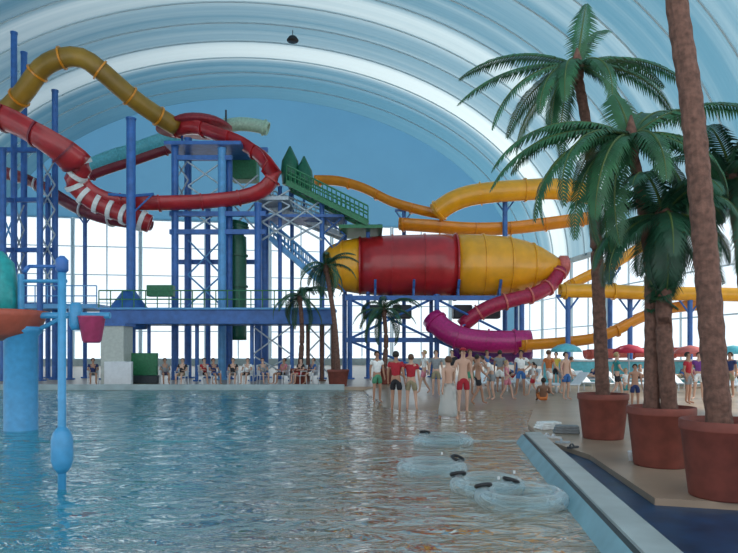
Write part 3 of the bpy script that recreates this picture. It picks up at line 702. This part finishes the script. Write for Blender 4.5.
# ------------------------------------------------------------------ inflatable rings
def clear_mat():
    m = bpy.data.materials.new('clear vinyl'); m.use_nodes = True; nt = m.node_tree; N = nt.nodes; N.clear()
    out = N.new('ShaderNodeOutputMaterial'); mx = N.new('ShaderNodeMixShader'); tr = N.new('ShaderNodeBsdfTransparent'); pr = N.new('ShaderNodeBsdfPrincipled')
    pr.inputs['Base Color'].default_value = (.62, .72, .74, 1); pr.inputs['Roughness'].default_value = .12; tr.inputs[0].default_value = (.88,.95,.97,1)
    lw = N.new('ShaderNodeLayerWeight'); lw.inputs[0].default_value = .35; mr = N.new('ShaderNodeMapRange'); mr.inputs['To Min'].default_value = .06; mr.inputs['To Max'].default_value = .7
    nt.links.new(lw.outputs['Facing'], mr.inputs['Value']); nt.links.new(mr.outputs[0], mx.inputs[0]); nt.links.new(tr.outputs[0], mx.inputs[1]); nt.links.new(pr.outputs[0], mx.inputs[2]); nt.links.new(mx.outputs[0], out.inputs[0])
    return m
CLR = clear_mat()
def torus(bm, R, r, c=(0,0,0), n=40, k=14, lump=0):
    Rg = []
    for i in range(n):
        a = 2*PI*i/n; rr = r*(1+lump*math.cos(8*a)); Rg.append([bm.verts.new(Vector(c)+Vector(((R+rr*math.cos(b))*math.cos(a), (R+rr*math.cos(b))*math.sin(a), rr*math.sin(b)))) for b in [2*PI*j/k for j in range(k)]])
    for i in range(n):
        for j in range(k): bm.faces.new((Rg[i][j], Rg[(i+1)%n][j], Rg[(i+1)%n][(j+1)%k], Rg[i][(j+1)%k]))
for px, py, R, rot, hs, l in ((443,444,.46,.3,(2.0,),'clear swim ring floating nearest the person wrapped in a white towel'),
                     (432,472,.40,1.1,(5.5,),'clear swim ring floating left of the cluster, nearly free of handles'),
                     (487,490,.36,.2,(2.6,),'small clear swim ring in the middle of the near cluster'),
                     (521,503,.42,2.0,(.9,5.9),'clear swim ring with two black handles beside the kerb')):
    c = G(px,py,.0); t = thing('swim_ring', l, 'swim ring', c+Vector((0,0,.0)), rot, 'clear swim rings in the shallow water')
    bm = bmesh.new(); torus(bm, R, .105, (0,0,.06), lump=.04); obj('tube', bm, CLR, t, True)
    bm = bmesh.new(); torus(bm, R, .03, (0,0,.075), 40, 8); obj('seam', bm, CLR, t, True)
    for h in hs:
        q_ = Vector((R*math.cos(h), R*math.sin(h), .175)); bm = bmesh.new(); torus(bm, .085, .022, (0,0,0), 18, 8); o = obj('handle', bm, BLACK, t, True); o.location = q_; o.rotation_euler = (.3, .2, h); 
    bm = bmesh.new(); bar(bm, (R,0,.19), (R,0,.225), .015, 8); obj('valve', bm, WPLA, t)

# ------------------------------------------------------------------ people
SK = [mat('fair skin', (.60,.36,.26), .55), mat('tan skin', (.42,.22,.14), .55), mat('brown skin', (.20,.10,.06), .55)]
HA = {'dark': mat('dark hair', (.02,.015,.012), .7), 'brown': mat('brown hair', (.10,.05,.025), .7), 'blond': mat('blond hair', (.40,.28,.13), .7), 'grey': mat('grey hair', (.30,.30,.29), .7)}
CO = {'red': (.42,.02,.035), 'black': (.02,.02,.025), 'white': (.85,.86,.84), 'navy': (.02,.035,.12), 'blue': (.04,.14,.38), 'green': (.08,.28,.16), 'grey': (.25,.27,.28), 'pink': (.60,.20,.25), 'teal': (.03,.28,.28),
      'orange': (.60,.18,.05), 'yellow': (.65,.48,.08), 'purple': (.18,.05,.25), 'khaki': (.30,.26,.16)}
def cloth(c): return mat(c+' cloth', CO[c], .85, noise_amt=.12, scale=12)
POSES = {}
def joints(pose):
    J = {}; lean = 0
    def both(n, x, y, z):
        J[n+'L'] = Vector((x,y,z)); J[n+'R'] = Vector((-x,y,z))
    J['pel'] = Vector((0,0,.95)); J['spi'] = Vector((0,.005,1.12)); J['che'] = Vector((0,.01,1.31)); J['nec'] = Vector((0,.015,1.46))
    J['jaw'] = Vector((0,-.012,1.545)); J['hed'] = Vector((0,-.002,1.615)); J['top'] = Vector((0,.01,1.685))
    both('sho', .175,.01,1.405); both('elb', .225,.03,1.14); both('wri', .245,-.04,.90)
    both('hip', .09,0,.90); both('kne', .105,-.02,.50); both('ank', .11,.02,.09); both('toe', .13,-.15,.035)
    if pose == 'walk':
        J['kneL'] = Vector((.10,-.16,.52)); J['ankL'] = Vector((.10,-.22,.10)); J['toeL'] = Vector((.11,-.38,.05))
        J['kneR'] = Vector((-.10,.04,.51)); J['ankR'] = Vector((-.10,.27,.15)); J['toeR'] = Vector((-.10,.15,.03))
        J['elbL'] = Vector((.23,.12,1.16)); J['wriL'] = Vector((.24,.10,.91)); J['elbR'] = Vector((-.23,-.06,1.15)); J['wriR'] = Vector((-.22,-.25,.98))
    if pose == 'hips':
        J['elbL'] = Vector((.34,.08,1.17)); J['wriL'] = Vector((.19,-.05,1.02)); J['kneR'] = Vector((-.13,-.07,.50)); J['ankR'] = Vector((-.17,-.02,.09)); J['toeR'] = Vector((-.23,-.18,.035))
    if pose == 'reach':
        J['elbL'] = Vector((.30,-.14,1.30)); J['wriL'] = Vector((.30,-.36,1.42)); J['elbR'] = Vector((-.26,-.02,1.16)); J['wriR'] = Vector((-.20,-.22,1.10))
    if pose in ('sit', 'recline', 'ground'):
        h = {'sit': .50, 'recline': .42, 'ground': .13}[pose]; back = {'sit': .12, 'recline': .75, 'ground': .15}[pose]
        up = ['spi','che','nec','jaw','hed','top','shoL','shoR']
        R_ = Matrix.Rotation(-back, 3, 'X')
        for n in up: J[n] = Vector((0,0,h))+R_ @ (J[n]-Vector((0,0,.95)))
        J['pel'] = Vector((0,0,h)); both('hip', .09,-.03,h)
        if pose == 'sit': both('kne', .13,-.44,h+.03); both('ank', .12,-.47,.09); both('toe', .14,-.64,.035)
        if pose == 'recline': both('kne', .12,-.45,h+.10); both('ank', .12,-.86,h+.02); both('toe', .14,-.93,h+.16)
        if pose == 'ground': both('kne', .16,-.36,.42); both('ank', .12,-.52,.06); both('toe', .14,-.68,.03)
        for s, n in ((1,'L'),(-1,'R')):
            J['elb'+n] = J['sho'+n]+Vector((s*.06,-.06,-.25)); J['wri'+n] = J['elb'+n]+Vector((-s*.06,-.23,.0 if pose != 'ground' else .06))
    if pose == 'bend':
        R_ = Matrix.Rotation(.75, 3, 'X')
        for n in ['spi','che','nec','jaw','hed','top','shoL','shoR']: J[n] = Vector((0,0,.93))+R_ @ (J[n]-Vector((0,0,.95)))
        for s, n in ((1,'L'),(-1,'R')):
            J['elb'+n] = J['sho'+n]+Vector((s*.04,-.04,-.26)); J['wri'+n] = J['elb'+n]+Vector((-s*.03,-.10,-.22))
        both('kne', .11,-.10,.50)
    return J
RAD = {'pel':(.145,.10),'spi':(.125,.09),'che':(.145,.10),'nec':(.055,.055),'jaw':(.058,.07),'hed':(.078,.092),'top':(.058,.07),'sho':(.056,.056),'elb':(.040,.040),'wri':(.026,.026),
       'hip':(.088,.088),'kne':(.056,.056),'ank':(.036,.036),'toe':(.034,.024),'pal':(.034,.018)}
def skin_mesh(verts, edges, rads, root=0, sub=1):
    me = bpy.data.meshes.new('tmp'); me.from_pydata(verts, edges, []); o = bpy.data.objects.new('tmp', me); C.objects.link(o)
    m = o.modifiers.new('Skin', 'SKIN'); m.use_smooth_shade = True; m.branch_smoothing = .4
    for i, sv in enumerate(me.skin_vertices[0].data): sv.radius = rads[i]; sv.use_root = (i == root)
    s = o.modifiers.new('S', 'SUBSURF'); s.levels = sub; s.render_levels = sub
    dg = bpy.context.evaluated_depsgraph_get(); dg.update(); r = bpy.data.meshes.new_from_object(o.evaluated_get(dg))
    for p in r.polygons: p.use_smooth = True
    bpy.data.objects.remove(o); bpy.data.meshes.remove(me); return r
def make_pose(pose):
    J = joints(pose); V_, E, R = [], [], []
    idx = {}
    def add(k, p, r): idx[k] = len(V_); V_.append(p); R.append(r)
    for k, p in J.items(): add(k, p, RAD[k] if k in RAD else RAD[k[:3]])
    def e(a, b): E.append((idx[a], idx[b]))
    for a, b in (('pel','spi'),('spi','che'),('che','nec'),('nec','jaw'),('jaw','hed'),('hed','top')): e(a, b)
    fw = (J['jaw']-J['nec'])
    for n in 'LR':
        e('che','sho'+n); e('sho'+n,'elb'+n); e('elb'+n,'wri'+n); e('pel','hip'+n); e('hip'+n,'kne'+n); e('kne'+n,'ank'+n); e('ank'+n,'toe'+n)
        d = (J['wri'+n]-J['elb'+n]).normalized(); add('pal'+n, J['wri'+n]+d*.075, RAD['pal']); e('wri'+n,'pal'+n)
        side = Vector((0,-1,0)) if abs(d.y) < .7 else Vector((1 if n == 'R' else -1,0,0)); side = (side-d*side.dot(d)).normalized()
        curl = d.cross(side)*(1 if n == 'L' else -1)
        for q, L in enumerate((.070,.078,.072,.056)):
            r = J['wri'+n]+d*.085+side*(.027-.018*q); k1, k2 = 'f%d%s'%(q,n), 'g%d%s'%(q,n)
            add(k1, r+d*L*.5, (.009,.009)); add(k2, r+d*L*.9+curl*L*.3, (.008,.008)); e('pal'+n, k1); e(k1, k2)
        add('th'+n, J['wri'+n]+d*.045+side*.045, (.011,.011)); add('ti'+n, J['wri'+n]+d*.085+side*.06+curl*.01, (.009,.009)); e('wri'+n,'th'+n); e('th'+n,'ti'+n)
    body = skin_mesh(V_, E, R)
    # nose and ears grown from the face surface
    U = (J['top']-J['jaw']).normalized(); Fd = Vector((0,-1,0)); Fd = (Fd-U*Fd.dot(U)).normalized(); Sd = Vector((1,0,0)); Hc = J['hed']
    bm = bmesh.new(); bm.from_mesh(body)
    for (o_, s_) in ((Fd*.088-U*.015, (.012,.02,.022)), (Sd*.078-U*.012, (.010,.018,.028)), (-Sd*.078-U*.012, (.010,.018,.028))):
        bmesh.ops.create_icosphere(bm, subdivisions=2, radius=1, matrix=Matrix.Translation(Hc+o_) @ Matrix.Diagonal((*s_,1)))
    for f in bm.faces: f.smooth = True
    bm.to_mesh(body); bm.free()
    def sub(keys, edges, grow, extra=None):
        v = [J[k].copy() for k in keys]; r = [tuple(x+grow for x in (RAD[k] if k in RAD else RAD[k[:3]])) for k in keys]
        if extra: extra(v, r, keys)
        return skin_mesh(v, [(keys.index(a), keys.index(b)) for a, b in edges], r)
    ks = ['che','spi','pel','shoL','shoR','uL','uR','nn']
    for n in 'LR': J['u'+n] = J['sho'+n].lerp(J['elb'+n], .55); RAD['u'+n] = (.052,.052)
    J['nn'] = J['che'].lerp(J['nec'], .6); RAD['nn'] = (.07,.065)
    shirt = sub(ks, [('che','spi'),('spi','pel'),('che','shoL'),('che','shoR'),('shoL','uL'),('shoR','uR'),('che','nn')], .014)
    for n in 'LR': J['k'+n] = J['hip'+n].lerp(J['kne'+n], .72); RAD['k'+n] = (.068,.068)
    J['ww'] = J['pel'].lerp(J['spi'], .5); RAD['ww'] = (.13,.095)
    shorts = sub(['pel','ww','hipL','hipR','kL','kR'], [('pel','ww'),('pel','hipL'),('pel','hipR'),('hipL','kL'),('hipR','kR')], .020)
    M = Matrix((Sd, -Fd, U)).transposed().to_4x4()
    bm = bmesh.new(); bmesh.ops.create_uvsphere(bm, u_segments=16, v_segments=10, radius=1, matrix=Matrix.Translation(Hc+U*.022-Fd*.016) @ M @ Matrix.Diagonal((.094,.108,.103,1)))
    kill = [v for v in bm.verts if (v.co-Hc).dot(Fd) > .035 and (v.co-Hc).dot(U) < .055 or (v.co-Hc).dot(U) < -.055]
    bmesh.ops.delete(bm, geom=kill, context='VERTS'); bmesh.ops.solidify(bm, geom=bm.faces[:], thickness=.008)
    hair = bpy.data.meshes.new('hair'); bm.to_mesh(hair); bm.free()
    bm = bmesh.new(); bmesh.ops.create_uvsphere(bm, u_segments=16, v_segments=10, radius=1, matrix=Matrix.Translation(Hc+U*.03) @ M @ Matrix.Diagonal((.100,.112,.100,1)))
    kill = [v for v in bm.verts if (v.co-Hc).dot(U) < .03]
    bmesh.ops.delete(bm, geom=kill, context='VERTS'); bmesh.ops.solidify(bm, geom=bm.faces[:], thickness=.008)
    box(bm, Hc+U*.038+Fd*.13, (.13,.10,.012)); cap = bpy.data.meshes.new('cap'); bm.to_mesh(cap); bm.free()
    bm = bmesh.new()
    for s in (-1,1): bmesh.ops.create_icosphere(bm, subdivisions=2, radius=.011, matrix=Matrix.Translation(Hc+Fd*.086+U*.010+Sd*s*.031))
    eyes = bpy.data.meshes.new('eyes'); bm.to_mesh(eyes); bm.free()
    bm = bmesh.new(); box(bm, Hc+Fd*.084-U*.05, (.04,.01,.010)); mouth = bpy.data.meshes.new('mouth'); bm.to_mesh(mouth); bm.free()
    for m in (hair, cap, eyes):
        for p in m.polygons: p.use_smooth = True
    return dict(body=body, shirt=shirt, shorts=shorts, hair=hair, cap=cap, eyes=eyes, mouth=mouth)
LIP = mat('lips', (.35,.10,.08), .6); EYE = mat('dark eyes', (.03,.02,.02), .3)
def person(label, loc, pose='stand', face=0, h=1.7, skin=0, top=None, bot='navy', hair='dark', cap=None, group=None):
    if pose not in POSES: POSES[pose] = make_pose(pose)
    M_ = POSES[pose]
    t = thing('person', label, 'person', loc, math.radians(face), group or 'people around the pool'); s = h/1.73; t.scale = (s, s, s)
    def part(n, m, name=None):
        me = M_[n].copy(); me.materials.clear(); me.materials.append(m); o = bpy.data.objects.new(name or n, me); C.objects.link(o); o.parent = t
    part('body', SK[skin]); part('eyes', EYE); part('mouth', LIP); part('hair', HA[hair])
    if cap: part('cap', cloth(cap))
    if top: part('shirt', cloth(top))
    if bot: part('shorts', cloth(bot))
    return t
def stand(px, py, z=None):
    zz = .05 if z is None else z; g_ = G(px, py, zz)
    if z is None: g_.z = max(floor_z(g_.x, g_.y), -.2); g_ = G(px, py, g_.z)
    return g_
def hgt(py, pt, y): return (py-pt)/F*y
def st(label, px, py, pt, **k):
    g_ = stand(px, py, k.pop('z', None)); h = (py-pt)/F*g_.y; return person(label, g_, h=h, **k)
st('person in a pale top and light green shorts, leftmost of those standing at the beach', 377, 403, 351, pose='stand', face=20, top='white', bot='green', hair='dark', skin=1)
st('person in a red shirt and black shorts seen at the water edge', 396, 413, 351, pose='stand', face=160, top='red', bot='black', hair='dark', skin=1)
st('person in a red shirt and tan shorts right beside the one in black shorts', 411, 412, 354, pose='hips', face=170, top='red', bot='khaki', hair='brown', skin=0)
tp = st('person with a long white towel wrapped round the waist, nearest of those standing', 448, 424, 356, pose='walk', face=-150, top=None, bot=None, hair='brown', skin=0)
bm = bmesh.new()
rg = []
for z, rx, ry in ((1.04,.155,.13),(.9,.19,.17),(.6,.20,.20),(.35,.215,.26),(.22,.22,.30)):
    rg.append([bm.verts.new(((rx+.012*math.sin(5*a))*math.cos(a), (ry+.012*math.sin(5*a))*math.sin(a), z)) for a in [2*PI*i/30 for i in range(30)]])
for a_, b_ in zip(rg, rg[1:]):
    for i in range(30): bm.faces.new((a_[i], a_[(i+1)%30], b_[(i+1)%30], b_[i]))
bmesh.ops.solidify(bm, geom=bm.faces[:], thickness=.012); TW = mat('towel cloth', (.85,.86,.84), .9, noise_amt=.03); _n = TW.node_tree; _t = _n.nodes.new('ShaderNodeBsdfTranslucent'); _t.inputs[0].default_value = (.9,.9,.88,1); _m = _n.nodes.new('ShaderNodeMixShader'); _m.inputs[0].default_value = .5
_n.links.new(_n.nodes['Principled BSDF'].outputs[0], _m.inputs[1]); _n.links.new(_t.outputs[0], _m.inputs[2]); _n.links.new(_m.outputs[0], _n.nodes['Material Output'].inputs['Surface'])
o = obj('towel', bm, TW, tp, True); o['label'] = 'long white towel'
st('shirtless person in a red cap and red shorts just right of the towel wearer', 463, 415, 348, pose='stand', face=10, top=None, bot='red', cap='red', skin=0, hair='dark')
st('shirtless person in dark shorts stepping away behind the red cap', 478, 405, 354, pose='walk', face=100, top=None, bot='black', skin=1, hair='dark')
st('person in a white shirt and grey shorts bending down at the beach', 492, 400, 350, pose='bend', face=-60, top='white', bot='grey', skin=0, hair='dark')
st('person in a pale grey shirt standing left of the purple slide end', 436, 396, 350, pose='stand', face=0, top='grey', bot='khaki', skin=0, hair='brown')
st('child in a pink suit walking behind the bending person', 507, 400, 360, pose='walk', face=60, top='pink', bot='pink', skin=0, hair='blond')
st('person in a white shirt and blue shorts right of the child in pink', 521, 396, 350, pose='hips', face=-20, top='white', bot='blue', skin=1, hair='dark')
person('person with a brown back sitting on the beach floor in orange shorts', stand(543, 402), 'ground', 175, 1.55, 2, None, 'orange', 'dark')
st('person in an orange top walking behind the one sitting on the beach', 549, 396, 350, pose='walk', face=120, top='orange', bot='white', skin=0, hair='brown')
st('shirtless person in blue shorts standing left of the farthest large pot', 566, 400, 352, pose='stand', face=30, top=None, bot='blue', skin=0, hair='dark', z=.08)
st('shirtless child in navy shorts between the farthest and middle pots', 635, 410, 364, pose='stand', face=-10, top=None, bot='navy', skin=1, hair='dark', z=.08)
st('person in a red shirt seen between the two nearer palm trunks', 688, 404, 352, pose='stand', face=40, top='red', bot='grey', skin=1, hair='dark', z=.08)
st('person in a teal top walking right of the farthest palm trunk', 617, 400, 352, pose='walk', face=80, top='teal', bot='black', skin=0, hair='blond', z=.08)
st('person in a purple top standing just left of the nearest trunk', 699, 400, 352, pose='hips', face=-30, top='purple', bot='white', skin=0, hair='brown', z=.08)
st('person in a black shirt far back beneath the crimson tube', 452, 388, 350, pose='stand', face=0, top='black', bot='khaki', skin=0, hair='dark', z=.15)
st('person in a blue shirt far back beneath the purple tube', 487, 387, 350, pose='reach', face=40, top='blue', bot='white', skin=1, hair='brown', z=.15)
st('person in a yellow shirt far back just left of the aqua umbrella', 556, 388, 352, pose='stand', face=-40, top='yellow', bot='black', skin=0, hair='dark', z=.15)
st('person in a white top and pink shorts walking left of the frame leg', 424, 394, 350, pose='walk', face=-80, top='white', bot='pink', skin=0, hair='blond')
st('shirtless person with brown hair in green shorts behind the red cap', 470, 396, 349, pose='hips', face=30, top=None, bot='green', skin=1, hair='brown')
st('person in a grey shirt and white shorts near the magenta slide', 500, 393, 350, pose='stand', face=150, top='grey', bot='white', skin=1, hair='dark')
st('child in a white shirt and red shorts by the empty loungers', 533, 396, 362, pose='walk', face=-100, top='white', bot='red', skin=0, hair='dark')
st('person in a pink top bending behind the sitting person', 560, 394, 352, pose='bend', face=70, top='pink', bot='grey', skin=0, hair='brown')
st('child in teal shorts right of the farthest pot', 626, 404, 368, pose='stand', face=40, top='white', bot='teal', skin=0, hair='blond', z=.08)
st('person in a navy shirt right of the nearest trunk', 730, 398, 352, pose='stand', face=-60, top='navy', bot='khaki', skin=1, hair='dark', z=.08)
# chairs and loungers
def deck_chair(label, loc, rz, group):
    t = thing('deck_chair', label, 'chair', loc, rz, group)
    bm = bmesh.new(); box(bm, (0,-.02,.42), (.50,.46,.035)); bev(bm, .012, 1); obj('seat', bm, WPLA, t)
    bm = bmesh.new(); box(bm, (0,.25,.68), (.48,.03,.50), Matrix.Rotation(-.2, 4, 'X')); bev(bm, .012, 1); obj('backrest', bm, WPLA, t)
    for x in (-.22,.22):
        for y in (-.22,.2): bm = bmesh.new(); bar(bm, (x*1.08,y*1.1,0), (x,y,.42), .02, 8); obj('leg', bm, WPLA, t)
        bm = bmesh.new(); box(bm, (x*1.15,0,.64), (.05,.44,.03)); bar(bm, (x*1.15,-.2,.42), (x*1.15,-.2,.64), .018, 6); obj('armrest', bm, WPLA, t)
    return t
def lounger(label, loc, rz, group):
    t = thing('sun_lounger', label, 'sun lounger', loc, rz, group)
    bm = bmesh.new(); box(bm, (0,-.45,.30), (.60,1.15,.05)); bev(bm, .015, 1); obj('seat', bm, WPLA, t)
    bm = bmesh.new(); box(bm, (0,.36,.52), (.60,.04,.70), Matrix.Rotation(-.75, 4, 'X')); bev(bm, .012, 1); obj('backrest', bm, WPLA, t)
    for x in (-.27,.27):
        for y in (-.9,.1): bm = bmesh.new(); bar(bm, (x,y,0), (x,y,.30), .025, 8); obj('leg', bm, WPLA, t)
    return t
rnd = random.Random(5)
left = [(93,'navy','grey','dark','under the left end of the walkway'),(165,'grey','navy','dark','just right of the green board'),(182,'black','khaki','brown','left of the wide green drop tube'),
        (205,'red','black','dark','below the walkway middle'),(214,'navy','blue','dark','beside the one in red below the walkway'),(233,'black','grey','blond','below the dark green drop tube'),
        (247,'white','black','dark','right of the drop tube foot'),(263,'grey','blue','brown','beneath the right tower columns'),(283,'pink','black','dark','left of the low far palm'),
        (300,'black','red','dark','under the low far palm'),(312,'blue','white','brown','left of the red pot')]
for px, a, b, hr, where in left:
    y = 30+rnd.uniform(0,1.0); x = P(px,0,y).x; r = rnd.uniform(-.9,.9)
    d = Vector((x, y, .15)); lab = 'person in %s top and %s shorts seated %s' % (a, b, where)
    person(lab, d, 'sit', math.degrees(r), 1.72, rnd.choice((0,1,1)), a, b, hr, group=None)
    deck_chair('white deck chair under the person in %s %s' % (a, where), d, r, 'white chairs across the pool')
right = [(476,384,'red','black','right of the frame leg under the bowl'),(500,386,'white','navy','below the purple tube end'),(513,383,'black','red','behind the bending person'),(530,385,'grey','white','below the frame right leg'),
         (578,388,'white','red','directly behind the farthest palm pot'),(590,384,'navy','white','left against the farthest palm trunk'),(612,387,'green','black','right against the farthest palm trunk'),
         (640,386,'white','black','left of the middle pot trunks'),(680,385,'blue','khaki','right of the middle pot trunks'),(697,388,'pink','white','left of the nearest trunk'),
         (726,386,'white','teal','right of the nearest trunk'),(736,383,'orange','grey','at the right edge of the photo')]
for i, (px, py, a, b, where) in enumerate(right):
    g_ = G(px, py, .15); r = rnd.uniform(-1.2,1.2); g_ = Vector((P(px,0,29.2+(i%3)*.4).x, 29.2+(i%3)*.4, .15))
    person('person in %s top and %s shorts reclining %s' % (a, b, where), g_+Vector((0,0,-.02)), 'recline', math.degrees(r), 1.72, rnd.choice((0,0,1)), a, b, rnd.choice(('dark','brown','blond')))
    lounger('white lounger under the person in %s %s' % (a, where), g_, r, 'white loungers behind the beach')
emp = [(487,26.2,'empty white lounger behind the shirtless person in dark shorts'),(512,26.6,'empty white lounger behind the child in pink'),(533,26.0,'empty white lounger left of the person sitting on the floor'),
       (572,25.4,'empty white lounger behind the left side of the farthest pot'),(590,26.4,'empty white lounger close behind the farthest pot'),(622,25.8,'empty white lounger right behind the person in teal'),
       (645,26.5,'empty white lounger just left of the middle pot trunks'),(684,25.9,'empty white lounger behind the person in red between nearer trunks'),(730,25.5,'empty white lounger at the right edge of the photo')]
for px, y, lab in emp:
    g_ = Vector((P(px,0,y).x, y, .08)); g_.z = max(.08, floor_z(g_.x, y)) if y < 28.6 else .15
    lounger(lab, g_, rnd.uniform(-1.3,1.3), 'white loungers behind the beach')
# things on the deck near the kerb
t = thing('paper_cup', 'small white cup standing left of the middle pot', 'cup', G(632,461,.08))
bm = bmesh.new(); lathe(bm, [(.045,0),(.06,.13),(.065,.135),(.055,.13),(.04,.01)], n=16); obj('cup', bm, WPLA, t, True)
bm = bmesh.new(); lathe(bm, [(.064,.132),(.064,.145),(.05,.155),(.01,.155)], n=16); obj('lid', bm, WPLA, t, True)
def sandal(label, px, py, rz, m):
    t = thing('sandal', label, 'sandal', G(px,py,.08), rz, 'sandals by the kerb')
    bm = bmesh.new(); pr = [(.0,-.13),(.04,-.11),(.042,-.02),(.05,.06),(.035,.12),(0,.135),(-.035,.11),(-.045,.05),(-.035,-.03),(-.038,-.11)]
    f = bm.faces.new([bm.verts.new((x,y,0)) for x, y in pr]); r = bmesh.ops.extrude_face_region(bm, geom=[f])
    for v in r['geom']:
        if isinstance(v, bmesh.types.BMVert): v.co.z += .03
    obj('sole', bm, m, t)
    bm = bmesh.new(); pts_ = [Vector((-.042+.084*i/8, .03, .03+.045*math.sin(PI*i/8))) for i in range(9)]
    section_sweep(bm, pts_, [(-.02,-.003),(.02,-.003),(.02,.003),(-.02,.003)]); obj('strap', bm, m, t)
for px, py, rz, m, l in ((548,437,.4,WPLA,'white sandal nearest the far end of the kerb'),(555,438,.9,WPLA,'white sandal just right of the first one by the kerb end'),(563,443,1.4,GALV,'grey sandal beside the kerb, nearer than the white pair'),(573,448,2.2,DARK,'dark sandal on the deck edge by the blue strip')):
    sandal(l, px, py, rz, m)
def towel(label, px, py, m, rz):
    g_ = G(px,py,.08); bm = bmesh.new()
    for k, (w, l_) in enumerate(((.5,.34),(.47,.32),(.44,.29))): box(bm, (0.01*k,0,.03+.05*k), (w,l_,.05))
    bev(bm, .02); o = obj('folded_towel', bm, m); o.location = g_; o.rotation_euler.z = rz; tag(o, label, 'towel')
towel('folded pale towel on the deck behind the kerb end', 548, 429, cloth('white'), .3)
towel('folded grey towel on the deck left of the farthest large pot', 566, 433, cloth('grey'), -.2)

# ------------------------------------------------------------------ light
w = bpy.data.worlds.new('World'); bpy.context.scene.world = w; w.use_nodes = True
nt = w.node_tree; bg = nt.nodes['Background']
bg.inputs[0].default_value = (.86, .93, 1, 1); bg.inputs[1].default_value = 1.35
sd = bpy.data.lights.new('Sun', 'SUN'); sd.energy = 5.5; sd.angle = .02; sd.color = (1, .96, .88); so = bpy.data.objects.new('Sun', sd); C.objects.link(so)
so.rotation_euler = Vector((-.85, -.16, -.50)).to_track_quat('-Z', 'Y').to_euler()
vs = bpy.context.scene.view_settings; vs.view_transform = 'Standard'; vs.look = 'None'; vs.exposure = 0; vs.gamma = 1; vs.use_curve_mapping = False

cam = bpy.data.cameras.new('Camera'); co = bpy.data.objects.new('Camera', cam); C.objects.link(co)
co.location = (0,0,CH); co.rotation_euler = (PI/2,0,0)
cam.sensor_fit = 'HORIZONTAL'; cam.sensor_width = 36; cam.lens = 36*F/738; cam.shift_y = (HZ-276.5)/738; cam.clip_end = 1000; cam.clip_start = .05
bpy.context.scene.camera = co
